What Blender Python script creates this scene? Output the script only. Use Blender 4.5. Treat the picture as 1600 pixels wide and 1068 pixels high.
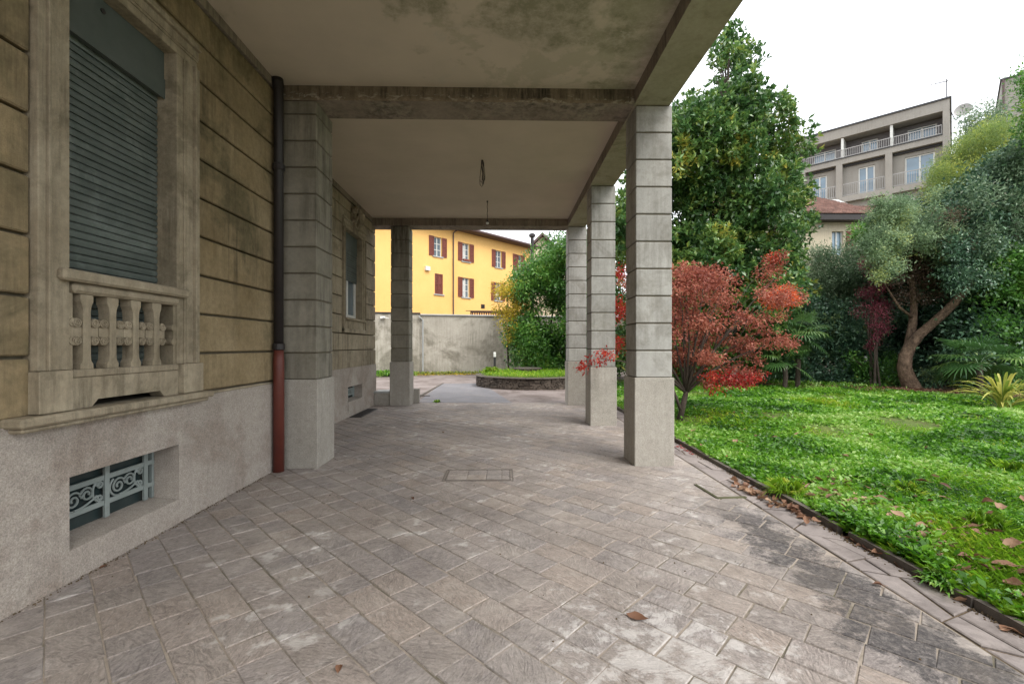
import bpy, math, random
import numpy as np
from mathutils import Vector
R = math.radians
sc = bpy.context.scene
for o in list(bpy.data.objects):
    bpy.data.objects.remove(o)
COL = sc.collection
EYE = 1.45
YAW = math.atan(15 / 700)

# ------------------------------------------------------------------ camera
cam = bpy.data.cameras.new('camera')
camo = bpy.data.objects.new('camera', cam)
COL.objects.link(camo)
camo.location = (0, 0, EYE)
camo.rotation_euler = (R(90), 0, -YAW)
cam.lens = 15.75
cam.sensor_width = 36
cam.shift_y = 0.00375
cam.clip_start = 0.05
cam.clip_end = 3000
sc.camera = camo

# ------------------------------------------------------------------ sky and sun (overcast)
w = bpy.data.worlds.new('World')
sc.world = w
w.use_nodes = True
nt = w.node_tree
nt.nodes.clear()
sky = nt.nodes.new('ShaderNodeTexSky')
sky.sky_type = 'NISHITA'
sky.sun_disc = False
sky.sun_elevation = R(52)
sky.sun_rotation = R(140)
sky.dust_density = 4
mixs = nt.nodes.new('ShaderNodeMix')
mixs.data_type = 'RGBA'
mixs.inputs[0].default_value = 0.88
nt.links.new(sky.outputs[0], mixs.inputs[6])
mixs.inputs[7].default_value = (9.9, 10.1, 10.5, 1)      # even cloud cover
bg = nt.nodes.new('ShaderNodeBackground')
bg.inputs[1].default_value = 0.118
wo = nt.nodes.new('ShaderNodeOutputWorld')
nt.links.new(mixs.outputs[2], bg.inputs[0])
nt.links.new(bg.outputs[0], wo.inputs[0])

sl = bpy.data.lights.new('sun', 'SUN')
sl.energy = 1.6
sl.angle = R(35)
sl.color = (1, 0.96, 0.9)
so = bpy.data.objects.new('sun', sl)
COL.objects.link(so)
az, el = R(140), R(52)      # azimuth clockwise from +Y
sd = Vector((math.sin(az) * math.cos(el), math.cos(az) * math.cos(el), math.sin(el)))
so.rotation_euler = (-sd).to_track_quat('-Z', 'Y').to_euler()
so.location = (6, -6, 12)

vs = sc.view_settings
vs.view_transform = 'Standard'
vs.look = 'None'
vs.gamma = 1
vs.use_curve_mapping = False
vs.exposure = 1.0
sc.cycles.max_bounces = 8
sc.cycles.diffuse_bounces = 5
sc.cycles.transparent_max_bounces = 8


# ------------------------------------------------------------------ helpers
def P(px, py, t):
    """point of the place seen at photo pixel (px,py), t metres ahead"""
    a = (px - 800) / 700
    b = (540 - py) / 700
    return Vector(((a * math.cos(YAW) + math.sin(YAW)) * t, (math.cos(YAW) - a * math.sin(YAW)) * t, EYE + b * t))


def G(px, py, z=0.0):
    return P(px, py, (EYE - z) * 700 / (py - 540))


WL = {}


def wl(o):
    return WL.get(o.name, Vector((0, 0, 0)))


def tag(o, label=None, cat=None, group=None, kind=None):
    if label: o['label'] = label
    if cat: o['category'] = cat
    if group: o['group'] = group
    if kind: o['kind'] = kind
    return o


def link(o, loc, parent=None):
    COL.objects.link(o)
    loc = Vector(loc)
    WL[o.name] = loc
    if parent is not None:
        o.parent = parent
        o.location = loc - wl(parent)
    else:
        o.location = loc
    return o


def thing(name, label, cat, loc, group=None):
    o = bpy.data.objects.new(name, None)
    o.empty_display_size = 0.2
    link(o, loc)
    return tag(o, label, cat, group)


def place(mesh, name, parent, loc, rotz=0.0, rot=None, scale=None):
    o = bpy.data.objects.new(name, mesh)
    link(o, loc, parent)
    if rot is not None: o.rotation_euler = rot
    elif rotz: o.rotation_euler = (0, 0, rotz)
    if scale: o.scale = scale
    return o


class MB:
    """collects shapes; build() links them as ONE mesh object"""
    def __init__(s, T=None):
        s.v = []; s.f = []; s.r = []; s.mi = []; s.T = T; s.m = 0

    def pt(s, p):
        s.v.append(tuple(s.T(p)) if s.T else tuple(p))
        return len(s.v) - 1

    def face(s, idx, r):
        s.f.append(idx); s.r.append(r); s.mi.append(s.m)

    def hexa(s, b, t, r=None):
        """b, t: four bottom and four top corners, counter-clockwise seen from above"""
        r = random.random() if r is None else r
        i = [s.pt(p) for p in b] + [s.pt(p) for p in t]
        for q in ((3, 2, 1, 0), (4, 5, 6, 7), (0, 1, 5, 4), (1, 2, 6, 5), (2, 3, 7, 6), (3, 0, 4, 7)):
            s.face([i[k] for k in q], r)

    def box(s, x0, x1, y0, y1, z0, z1, r=None):
        b = [(x0, y0), (x1, y0), (x1, y1), (x0, y1)]
        s.hexa([(x, y, z0) for x, y in b], [(x, y, z1) for x, y in b], r)

    def cbox(s, x0, x1, y0, y1, z0, z1, c=0.01, r=None):
        """box with all twelve edges chamfered"""
        r = random.random() if r is None else r
        xs = (x0, x1); ys = (y0, y1); zs = (z0, z1)
        V = {}
        for i in (0, 1):
            for j in (0, 1):
                for k in (0, 1):
                    sx = c if i == 0 else -c; sy = c if j == 0 else -c; sz = c if k == 0 else -c
                    V[i, j, k, 0] = s.pt((xs[i], ys[j] + sy, zs[k] + sz))
                    V[i, j, k, 1] = s.pt((xs[i] + sx, ys[j], zs[k] + sz))
                    V[i, j, k, 2] = s.pt((xs[i] + sx, ys[j] + sy, zs[k]))
        for a in (0, 1):
            fl = 1 if a else -1
            s.face([V[a, j, k, 0] for j, k in ((0, 0), (1, 0), (1, 1), (0, 1))][::fl], r)
            s.face([V[i, a, k, 1] for i, k in ((0, 0), (0, 1), (1, 1), (1, 0))][::fl], r)
            s.face([V[i, j, a, 2] for i, j in ((0, 0), (1, 0), (1, 1), (0, 1))][::fl], r)
        for a in (0, 1):
            for b in (0, 1):
                s.face([V[a, b, 0, 0], V[a, b, 1, 0], V[a, b, 1, 1], V[a, b, 0, 1]], r)
                s.face([V[a, 0, b, 0], V[a, 1, b, 0], V[a, 1, b, 2], V[a, 0, b, 2]], r)
                s.face([V[0, a, b, 1], V[1, a, b, 1], V[1, a, b, 2], V[0, a, b, 2]], r)
        for i in (0, 1):
            for j in (0, 1):
                for k in (0, 1):
                    s.face([V[i, j, k, q] for q in range(3)], r)

    def prism(s, poly, fn0, fn1, r=None):
        """poly: 2d outline; fn0/fn1 map (a,b) to the near and far face"""
        r = random.random() if r is None else r
        n = len(poly)
        i0 = [s.pt(fn0(*p)) for p in poly]
        i1 = [s.pt(fn1(*p)) for p in poly]
        s.face(i0, r); s.face(i1[::-1], r)
        for k in range(n):
            s.face([i0[k], i0[(k + 1) % n], i1[(k + 1) % n], i1[k]], r)

    def tube(s, pts, rad, n=8, r=None, cap=True):
        r = random.random() if r is None else r
        pts = [Vector(p) for p in pts]
        rads = rad if isinstance(rad, (list, tuple)) else [rad] * len(pts)
        rings = []
        up = None
        for k, p in enumerate(pts):
            d = (pts[min(k + 1, len(pts) - 1)] - pts[max(k - 1, 0)]).normalized()
            if up is None:
                up = Vector((0, 0, 1)) if abs(d.z) < 0.9 else Vector((1, 0, 0))
            side = d.cross(up)
            if side.length < 1e-5: side = d.cross(Vector((0, 1, 0)))
            side.normalize()
            up = side.cross(d).normalized()
            rings.append([s.pt(p + (side * math.cos(2 * math.pi * q / n) + up * math.sin(2 * math.pi * q / n)) * rads[k]) for q in range(n)])
        for a, b in zip(rings, rings[1:]):
            for q in range(n):
                s.face([a[q], a[(q + 1) % n], b[(q + 1) % n], b[q]], r)
        if cap:
            s.face(rings[0][::-1], r); s.face(rings[-1], r)

    def lathe(s, c, prof, n=16, r=None):
        """prof: list of (radius, z); closed top and bottom"""
        r = random.random() if r is None else r
        rings = [[s.pt((c[0] + ra * math.cos(2 * math.pi * q / n), c[1] + ra * math.sin(2 * math.pi * q / n), c[2] + z)) for q in range(n)] for ra, z in prof]
        for a, b in zip(rings, rings[1:]):
            for q in range(n):
                s.face([a[q], a[(q + 1) % n], b[(q + 1) % n], b[q]], r)
        s.face(rings[0][::-1], r); s.face(rings[-1], r)

    def mesh(s, name, mats, origin=(0, 0, 0), smooth=False):
        me = bpy.data.meshes.new(name)
        ox, oy, oz = origin
        me.from_pydata([(a - ox, b - oy, c - oz) for a, b, c in s.v], [], s.f)
        if not isinstance(mats, (list, tuple)): mats = [mats]
        for m in mats: me.materials.append(m)
        at = me.attributes.new('rnd', 'FLOAT', 'FACE')
        at.data.foreach_set('value', s.r)
        if len(mats) > 1: me.polygons.foreach_set('material_index', s.mi)
        if smooth: me.polygons.foreach_set('use_smooth', [True] * len(s.f))
        me.update()
        return me

    def build(s, name, mats, parent=None, smooth=False):
        v = np.array(s.v)
        lo, hi = v.min(0), v.max(0)
        org = ((lo[0] + hi[0]) / 2, (lo[1] + hi[1]) / 2, lo[2])
        return place(s.mesh(name, mats, org, smooth), name, parent, org)


def holes_split(a0, a1, b0, b1, holes):
    """rectangles that cover [a0,a1]x[b0,b1] except the holes (a0,a1,b0,b1)"""
    out = []
    zs = sorted(set([b0, b1] + [h[2] for h in holes] + [h[3] for h in holes]))
    zs = [z for z in zs if b0 <= z <= b1]
    for z0, z1 in zip(zs, zs[1:]):
        zm = (z0 + z1) / 2
        hs = sorted([(h[0], h[1]) for h in holes if h[2] < zm < h[3]])
        c = a0
        for h0, h1 in hs:
            if h0 > c: out.append((c, min(h0, a1), z0, z1))
            c = max(c, h1)
        if c < a1: out.append((c, a1, z0, z1))
    return out


# ------------------------------------------------------------------ materials
class NT:
    def __init__(s, name):
        s.m = bpy.data.materials.new(name)
        s.m.use_nodes = True
        s.t = s.m.node_tree
        s.t.nodes.clear()
        s.out = s.n('ShaderNodeOutputMaterial')

    def n(s, ty, **k):
        x = s.t.nodes.new(ty)
        for a, b in k.items(): setattr(x, a, b)
        return x

    def l(s, a, b): s.t.links.new(a, b)

    def val(s, inp, v):
        if hasattr(v, 'is_output') or isinstance(v, bpy.types.NodeSocket): s.l(v, inp)
        elif isinstance(v, (tuple, list)): inp.default_value = (*v, 1) if len(v) == 3 and inp.type == 'RGBA' else v
        else: inp.default_value = v

    def pos(s, scale=(1, 1, 1)):
        g = s.n('ShaderNodeNewGeometry')
        if scale == (1, 1, 1): return g.outputs['Position']
        v = s.n('ShaderNodeVectorMath', operation='MULTIPLY')
        s.l(g.outputs['Position'], v.inputs[0]); v.inputs[1].default_value = scale
        return v.outputs[0]

    def noise(s, vec, scale, detail=6, rough=0.6, dist=0.0):
        x = s.n('ShaderNodeTexNoise')
        s.l(vec, x.inputs['Vector'])
        x.inputs['Scale'].default_value = scale
        x.inputs['Detail'].default_value = detail
        x.inputs['Roughness'].default_value = rough
        x.inputs['Distortion'].default_value = dist
        return x.outputs['Fac']

    def ramp(s, fac, lo, hi, a=0.0, b=1.0):
        x = s.n('ShaderNodeMapRange')
        s.l(fac, x.inputs[0])
        for i, v in enumerate((lo, hi, a, b)): x.inputs[i + 1].default_value = v
        return x.outputs[0]

    def cramp(s, fac, stops):
        x = s.n('ShaderNodeValToRGB')
        s.l(fac, x.inputs[0])
        e = x.color_ramp.elements
        while len(e) < len(stops): e.new(0.5)
        for i, (p, c) in enumerate(stops):
            e[i].position = p; e[i].color = (*c, 1)
        return x.outputs[0]

    def mix(s, f, a, b, mode='MIX'):
        x = s.n('ShaderNodeMix', data_type='RGBA', blend_type=mode)
        s.val(x.inputs[0], f); s.val(x.inputs[6], a); s.val(x.inputs[7], b)
        return x.outputs[2]

    def math(s, op, a, b=0.0, c=0.0):
        x = s.n('ShaderNodeMath', operation=op)
        s.val(x.inputs[0], a); s.val(x.inputs[1], b); s.val(x.inputs[2], c)
        return x.outputs[0]

    def rnd(s):
        a = s.n('ShaderNodeAttribute', attribute_name='rnd')
        o = s.n('ShaderNodeObjectInfo')
        return s.math('FRACT', s.math('ADD', a.outputs['Fac'], o.outputs['Random']))

    def bump(s, h, dist, strength=1.0, normal=None):
        b = s.n('ShaderNodeBump')
        b.inputs['Strength'].default_value = strength
        b.inputs['Distance'].default_value = dist
        s.l(h, b.inputs['Height'])
        if normal is not None: s.l(normal, b.inputs['Normal'])
        return b.outputs[0]

    def end(s, col, rough=0.8, normal=None, metal=0.0, spec=0.35):
        p = s.n('ShaderNodeBsdfPrincipled')
        s.val(p.inputs['Base Color'], col)
        s.val(p.inputs['Roughness'], rough)
        p.inputs['Metallic'].default_value = metal
        p.inputs['Specular IOR Level'].default_value = spec
        if normal is not None: s.l(normal, p.inputs['Normal'])
        s.l(p.outputs[0], s.out.inputs[0])
        return s.m


def surf(name, c1, c2, scale=2.0, rough=0.85, streak=None, sa=0.5, speck=0.0, sps=260, vary=0.15,
         fine=0.002, fscale=120, big=0.0, bscale=6, patch=None, pa=0.5, pscale=1.2, pth=0.55, metal=0, spec=0.3, mott=0.14):
    """weathered surface: two tones, streaks running down, patches, speckle, fine relief"""
    k = NT(name)
    p = k.pos()
    f = k.ramp(k.noise(p, scale, 8, 0.65), 0.3, 0.7)
    col = k.mix(f, c1, c2)
    if patch:
        f = k.ramp(k.noise(p, pscale, 9, 0.68, 0.6), pth, pth + 0.09)
        f2 = k.ramp(k.noise(p, pscale * 7, 6, 0.7), 0.3, 0.6, 0.35, 1.0)
        col = k.mix(k.math('MULTIPLY', k.math('MULTIPLY', f, f2), pa), col, patch)
    if streak:
        f = k.ramp(k.noise(k.pos((1, 1, 0.07)), 11, 8, 0.75), 0.44, 0.64)
        f2 = k.ramp(k.noise(p, 0.9, 4), 0.35, 0.62)
        col = k.mix(k.math('MULTIPLY', k.math('MULTIPLY', f, f2), sa), col, streak)
    col = k.mulv(col, k.ramp(k.noise(p, 17, 10, 0.8), 0.32, 0.68, 1 - mott, 1 + mott))
    if speck:
        f = k.ramp(k.noise(p, sps, 3, 0.7), 0.32, 0.68, 1 - speck, 1 + speck)
        col = k.mix(1.0, col, k.n('ShaderNodeCombineColor').outputs[0], 'MULTIPLY') if False else k.mulv(col, f)
    if vary:
        col = k.mulv(col, k.ramp(k.rnd(), 0, 1, 1 - vary, 1 + vary))
    h = k.noise(p, fscale, 5, 0.75)
    nb = k.bump(h, fine)
    if big:
        nb = k.bump(k.noise(p, bscale, 6, 0.6), big, 1.0, nb)
    return k.end(col, rough, nb, metal, spec)


def _mulv(s, col, v):
    x = s.n('ShaderNodeVectorMath', operation='SCALE')
    s.l(col, x.inputs[0]); s.val(x.inputs['Scale'], v)
    return x.outputs[0]


NT.mulv = _mulv


def leafmat(name, stops, rough=0.45, trans=0.3, tcol=None, spec=0.4, patchy=0.35):
    k = NT(name)
    a = k.n('ShaderNodeAttribute', attribute_name='rnd')
    f = k.math('ADD', a.outputs['Fac'], k.ramp(k.noise(k.pos(), 1.1, 3), 0.3, 0.7, -patchy, patchy))
    col = k.cramp(f, stops)
    p = k.n('ShaderNodeBsdfPrincipled')
    k.l(col, p.inputs['Base Color'])
    p.inputs['Roughness'].default_value = rough
    p.inputs['Specular IOR Level'].default_value = spec
    t = k.n('ShaderNodeBsdfTranslucent')
    k.l(k.mulv(col, 1.5) if tcol is None else k.mix(0.5, col, tcol), t.inputs[0])
    m = k.n('ShaderNodeMixShader')
    m.inputs[0].default_value = trans
    k.l(p.outputs[0], m.inputs[1]); k.l(t.outputs[0], m.inputs[2])
    k.l(m.outputs[0], k.out.inputs[0])
    return k.m


M = {}
M['stone'] = surf('ochre_limestone', (0.195, 0.145, 0.075), (0.31, 0.245, 0.145), 1.6, 0.85, streak=(0.06, 0.048, 0.028), sa=0.85,
                  speck=0.16, vary=0.10, patch=(0.11, 0.095, 0.05), pa=0.9, pscale=0.9, pth=0.48, big=0.005, mott=0.22)
M['stone_grey'] = surf('grey_beige_limestone', (0.26, 0.215, 0.145), (0.38, 0.33, 0.24), 2.6, 0.85, streak=(0.085, 0.07, 0.045), sa=0.75,
                       speck=0.16, vary=0.07, patch=(0.155, 0.13, 0.085), pa=0.75, pscale=1.5, pth=0.5, big=0.004, mott=0.2)
M['groove'] = surf('dark_joint', (0.10, 0.085, 0.06), (0.15, 0.13, 0.09), 4, 0.95, vary=0)
M['plinth'] = surf('granular_plinth_render', (0.33, 0.29, 0.25), (0.43, 0.39, 0.34), 1.3, 0.9, streak=(0.22, 0.19, 0.16), sa=0.35,
                   speck=0.32, sps=130, vary=0.03, patch=(0.27, 0.22, 0.18), pa=0.75, pscale=0.9, pth=0.48, fine=0.006, fscale=130)
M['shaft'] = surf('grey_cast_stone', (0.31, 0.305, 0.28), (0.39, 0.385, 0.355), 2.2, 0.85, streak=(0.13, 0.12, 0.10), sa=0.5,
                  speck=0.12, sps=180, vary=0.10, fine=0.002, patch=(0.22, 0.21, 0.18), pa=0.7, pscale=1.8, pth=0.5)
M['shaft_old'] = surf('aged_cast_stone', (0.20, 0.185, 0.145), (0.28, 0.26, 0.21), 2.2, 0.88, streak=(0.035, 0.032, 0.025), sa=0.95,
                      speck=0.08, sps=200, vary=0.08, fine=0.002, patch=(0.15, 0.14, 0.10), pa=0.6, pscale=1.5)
M['base'] = surf('speckled_cast_stone', (0.30, 0.28, 0.24), (0.40, 0.375, 0.33), 1.8, 0.88, streak=(0.2, 0.18, 0.15), sa=0.4,
                 speck=0.38, sps=170, vary=0.04, fine=0.004, fscale=150, patch=(0.26, 0.235, 0.2), pa=0.5, pscale=1.5)


def ceil_mat(name, a, b, stain, pa, peel):
    k = NT(name)
    p = k.pos()
    col = k.mix(k.ramp(k.noise(p, 1.5, 8, 0.6), 0.3, 0.7), a, b)
    if pa:
        # green-grey damp areas, stronger towards the open side, with crisp flaked edges
        sx = k.n('ShaderNodeSeparateXYZ'); k.l(p, sx.inputs[0])
        side = k.ramp(sx.outputs['X'], -2.2, 1.4, -0.10, 0.10)
        n1 = k.noise(p, 0.75, 12, 0.62, 0.25)
        f = k.ramp(k.math('ADD', n1, side), 0.50, 0.56)
        tex = k.ramp(k.noise(p, 7, 9, 0.78), 0.36, 0.60, 0.15, 1)
        col = k.mix(k.math('MULTIPLY', k.math('MULTIPLY', f, tex), pa), col, stain)
        n2 = k.noise(p, 1.3, 12, 0.66, 0.3)
        f2 = k.ramp(k.math('ADD', n2, k.math('MULTIPLY', side, 0.8)), 0.565, 0.60)
        col = k.mix(k.math('MULTIPLY', f2, peel), col, (0.36, 0.34, 0.245))
        f4 = k.ramp(k.noise(p, 1.9, 12, 0.72, 0.3), 0.62, 0.64)
        col = k.mix(k.math('MULTIPLY', f4, 0.6), col, (0.50, 0.45, 0.38))
        f3 = k.ramp(k.noise(p, 3.4, 12, 0.85, 0.4), 0.695, 0.71)
        col = k.mix(k.math('MULTIPLY', f3, 0.85), col, (0.07, 0.06, 0.045))
        h = k.math('ADD', k.math('MULTIPLY', f2, -1.0), k.math('MULTIPLY', k.noise(p, 9, 6), 0.7))
        nb = k.bump(h, 0.002)
    else:
        nb = k.bump(k.noise(k.pos((0.35, 1.6, 1)), 7, 6), 0.005)
    nb = k.bump(k.noise(p, 150, 4), 0.0015, 1, nb)
    return k.end(col, 0.92, nb, 0, 0.2)


M['ceil1'] = ceil_mat('damp_flaking_ceiling_plaster', (0.58, 0.50, 0.41), (0.50, 0.435, 0.36), (0.22, 0.215, 0.14), 0.85, 0.45)
M['ceil2'] = ceil_mat('smooth_ceiling_plaster', (0.56, 0.475, 0.385), (0.49, 0.42, 0.335), (0, 0, 0), 0, 0)
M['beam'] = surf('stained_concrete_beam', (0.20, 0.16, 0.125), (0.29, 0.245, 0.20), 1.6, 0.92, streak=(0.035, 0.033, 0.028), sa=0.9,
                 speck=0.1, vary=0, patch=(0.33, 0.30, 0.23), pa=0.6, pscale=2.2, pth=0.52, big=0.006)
def beam_face():
    k = NT('black_streaked_beam_face')
    p = k.pos()
    col = k.mix(k.ramp(k.noise(p, 2.5, 9, 0.7), 0.3, 0.7), (0.17, 0.135, 0.095), (0.27, 0.22, 0.16))
    col = k.mulv(col, k.ramp(k.noise(p, 18, 9, 0.8), 0.32, 0.68, 0.75, 1.25))
    sx = k.n('ShaderNodeSeparateXYZ'); k.l(p, sx.inputs[0])
    lf = k.ramp(k.noise(p, 1.3, 4, 0.6), 0.36, 0.6, 0.25, 1.0)
    up = k.ramp(k.math('ADD', sx.outputs['Z'], k.math('MULTIPLY', k.noise(k.pos((1, 1, 0.2)), 5, 6, 0.7), 0.12)), 4.43, 4.475)
    st = k.ramp(k.noise(k.pos((1, 1, 0.10)), 10, 8, 0.78), 0.40, 0.56, 1.0, 0.25)
    col = k.mix(k.math('MULTIPLY', k.math('MULTIPLY', up, st), lf), col, (0.022, 0.022, 0.018))
    ef = k.math('MULTIPLY', k.ramp(k.noise(k.pos((1, 1, 2.5)), 6, 9, 0.75, 0.5), 0.54, 0.60), k.ramp(sx.outputs['Z'], 4.47, 4.42))
    col = k.mix(k.math('MULTIPLY', ef, 0.7), col, (0.42, 0.39, 0.32))
    return k.end(col, 0.92, k.bump(k.noise(p, 30, 8, 0.75), 0.006), 0, 0.2)


M['beam_dark'] = beam_face()
_unused = dict(a=1) and (lambda *a_, **k_: None)('black_streaked_beam_face', (0.13, 0.105, 0.075), (0.20, 0.165, 0.115), 2.0, 0.92, streak=(0.025, 0.025, 0.02), sa=0.95,
                      speck=0.1, vary=0, patch=(0.05, 0.05, 0.04), pa=0.85, pscale=1.6, pth=0.47, big=0.006)
M['soffit'] = surf('edge_beam_render', (0.30, 0.275, 0.20), (0.38, 0.35, 0.27), 1.5, 0.92, streak=(0.14, 0.12, 0.08), sa=0.3,
                   speck=0.05, vary=0, patch=(0.19, 0.17, 0.105), pa=0.75, pscale=1.6, pth=0.52, big=0.004)


def paver_mat():
    k = NT('split_porphyry_paver')
    p = k.pos()
    r = k.rnd()
    base = k.cramp(r, [(0.0, (0.27, 0.228, 0.195)), (0.2, (0.225, 0.20, 0.19)), (0.45, (0.285, 0.238, 0.198)), (0.62, (0.245, 0.215, 0.202)),
                       (0.8, (0.33, 0.262, 0.208)), (1.0, (0.26, 0.228, 0.212))])
    base = k.mix(0.42, base, (0.248, 0.222, 0.208))
    base = k.mulv(base, k.ramp(k.noise(p, 0.55, 5, 0.6), 0.35, 0.65, 0.74, 1.12))
    # cleft grain, turned differently on every stone
    off = k.n('ShaderNodeCombineXYZ')
    k.l(k.math('MULTIPLY', r, 37.0), off.inputs[0]); k.l(k.math('MULTIPLY', r, 17.0), off.inputs[1])
    v = k.n('ShaderNodeVectorMath', operation='ADD'); k.l(p, v.inputs[0]); k.l(off.outputs[0], v.inputs[1])
    rot = k.n('ShaderNodeVectorRotate', rotation_type='Z_AXIS'); k.l(v.outputs[0], rot.inputs[0])
    k.l(k.math('MULTIPLY', r, 9.0), rot.inputs['Angle'])
    st = k.n('ShaderNodeVectorMath', operation='MULTIPLY'); k.l(rot.outputs[0], st.inputs[0]); st.inputs[1].default_value = (1, 2.6, 1)
    gr = k.noise(st.outputs[0], 11, 9, 0.68, 2.2)
    col = k.mulv(base, k.ramp(gr, 0.3, 0.7, 0.55, 1.5))
    col = k.mulv(col, k.ramp(k.noise(p, 95, 5, 0.8), 0.3, 0.7, 0.72, 1.28))
    # lime haze left in the cleft hollows
    lh = k.ramp(k.noise(v.outputs[0], 16, 9, 0.75, 1.6), 0.50, 0.62)
    col = k.mix(k.math('MULTIPLY', lh, 0.32), col, (0.40, 0.365, 0.325))
    # pale dust and lime bloom
    d = k.ramp(k.noise(p, 0.75, 6, 0.6), 0.38, 0.62)
    d2 = k.ramp(k.noise(p, 5, 8, 0.72), 0.38, 0.66)
    col = k.mix(k.math('MULTIPLY', k.math('MULTIPLY', d, d2), 0.6), col, (0.48, 0.43, 0.375))
    # white splashes near the camera
    wv = k.math('MULTIPLY', k.ramp(k.noise(p, 6.5, 5, 0.6), 0.55, 0.64), k.ramp(k.noise(p, 1.1, 3, 0.5), 0.50, 0.60))
    col = k.mix(k.math('MULTIPLY', wv, 0.6), col, (0.60, 0.57, 0.53))
    # lime splashes, thickest in one spot of the paving
    dv = k.n('ShaderNodeVectorMath', operation='DISTANCE'); k.l(p, dv.inputs[0]); dv.inputs[1].default_value = (0.78, 2.05, 0.0)
    sp = k.math('ADD', k.ramp(dv.outputs['Value'], 0.1, 1.15, 0.16, -0.16), k.noise(p, 9, 8, 0.7))
    sp = k.math('MULTIPLY', k.ramp(sp, 0.56, 0.66), k.ramp(dv.outputs['Value'], 1.0, 0.6))
    col = k.mix(k.math('MULTIPLY', sp, 0.6), col, (0.58, 0.55, 0.52))
    # black moss stain where rain falls, just outside the roof edge
    sx = k.n('ShaderNodeSeparateXYZ'); k.l(p, sx.inputs[0])
    band = k.math('SUBTRACT', 1.0, k.math('ABSOLUTE', k.math('MULTIPLY', k.math('SUBTRACT', sx.outputs['X'], 2.02), 1.75)))
    bn = k.math('ADD', band, k.ramp(k.noise(p, 2.6, 12, 0.8, 0.3), 0.3, 0.7, -0.85, 0.85))
    near = k.ramp(sx.outputs['Y'], 4.6, 3.6)
    bf = k.math('MULTIPLY', k.ramp(bn, 0.52, 0.80), near)
    bf = k.math('MULTIPLY', bf, k.ramp(k.noise(p, 30, 8, 0.85), 0.36, 0.56, 0.35, 1.0))
    col = k.mix(k.math('MULTIPLY', bf, 0.92), col, (0.04, 0.037, 0.038))
    # brown grime in patches
    g = k.ramp(k.noise(p, 1.7, 8, 0.7), 0.52, 0.66)
    col = k.mix(k.math('MULTIPLY', g, 0.30), col, (0.14, 0.115, 0.09))
    nb = k.bump(gr, 0.010)
    nb = k.bump(k.noise(p, 70, 6, 0.8), 0.003, 1, nb)
    return k.end(col, k.ramp(gr, 0.3, 0.7, 0.62, 0.85), nb, 0, 0.3)


M['paver'] = paver_mat()
M['mortar'] = surf('pale_joint_mortar', (0.36, 0.31, 0.255), (0.26, 0.22, 0.18), 2.5, 0.95, vary=0, speck=0.15, patch=(0.10, 0.09, 0.06), pa=0.9,
                   pscale=1.1, pth=0.47, fine=0.004)
M['slab'] = surf('grey_edge_slab', (0.19, 0.165, 0.155), (0.27, 0.235, 0.215), 3, 0.8, vary=0.16, speck=0.10, patch=(0.12, 0.10, 0.09), pa=0.6,
                 pscale=2.3, pth=0.5, big=0.005, bscale=14)
M['yard'] = surf('worn_yard_paving', (0.20, 0.16, 0.145), (0.30, 0.255, 0.235), 1.4, 0.7, vary=0.12, speck=0.12, patch=(0.12, 0.09, 0.075), pa=0.8, pscale=0.9, pth=0.48, big=0.01, mott=0.25)
M['kerb'] = surf('mossy_kerb_stone', (0.075, 0.062, 0.052), (0.14, 0.12, 0.10), 4, 0.9, vary=0.15, speck=0.2, patch=(0.09, 0.10, 0.04), pa=0.7, pscale=3, big=0.008, bscale=12)
M['soil'] = surf('garden_soil', (0.075, 0.055, 0.032), (0.12, 0.085, 0.05), 3, 0.98, vary=0, speck=0.3, sps=60, big=0.02, bscale=9)
M['turf'] = surf('mossy_turf', (0.055, 0.095, 0.018), (0.11, 0.14, 0.03), 2.2, 0.98, vary=0, speck=0.3, sps=70, patch=(0.11, 0.08, 0.045), pa=0.8, pscale=1.4, pth=0.56, big=0.02, bscale=9)
M['ground'] = surf('dry_ground', (0.10, 0.09, 0.06), (0.16, 0.14, 0.10), 0.4, 0.98, vary=0)


def metal(name, c, c2=None, rough=0.55, vary=0.05, patch=None, pa=0.5, streak=None):
    return surf(name, c, c2 or c, 5, rough, vary=vary, speck=0.05, fine=0.0006, fscale=60, patch=patch, pa=pa, pscale=4, spec=0.45, streak=streak, sa=0.6, mott=0.06)


M['shutter'] = metal('faded_green_grey_shutter', (0.065, 0.085, 0.076), (0.11, 0.13, 0.118), 0.5, 0.16, patch=(0.17, 0.20, 0.185), pa=0.6)
M['shutter_box'] = metal('green_grey_shutter_box', (0.062, 0.08, 0.070), (0.085, 0.10, 0.09), 0.6, 0)
M['grille'] = metal('pale_green_grille_paint', (0.19, 0.225, 0.212), (0.25, 0.285, 0.27), 0.5, 0.05, patch=(0.16, 0.17, 0.15), pa=0.6)
M['dark_pane'] = metal('dusty_dark_pane', (0.018, 0.03, 0.03), (0.03, 0.045, 0.045), 0.22, 0)
M['pipe_dark'] = metal('dark_cast_pipe', (0.014, 0.012, 0.012), (0.024, 0.019, 0.018), 0.5, 0)
M['pipe_red'] = metal('rust_red_pipe', (0.095, 0.022, 0.015), (0.13, 0.032, 0.02), 0.5, 0, patch=(0.10, 0.025, 0.02), pa=0.6)
M['white'] = metal('off_white_paint', (0.62, 0.62, 0.58), (0.7, 0.7, 0.66), 0.5, 0.03)
M['wood'] = metal('varnished_window_wood', (0.30, 0.24, 0.15), (0.38, 0.31, 0.2), 0.5, 0.05)
M['yellow'] = surf('yellow_house_render', (0.76, 0.45, 0.15), (0.82, 0.51, 0.185), 0.35, 0.9, vary=0, streak=(0.60, 0.40, 0.12), sa=0.18, fine=0.002)
M['brown_shutter'] = metal('red_brown_shutter', (0.135, 0.035, 0.024), (0.19, 0.05, 0.032), 0.6, 0.12)
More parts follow.
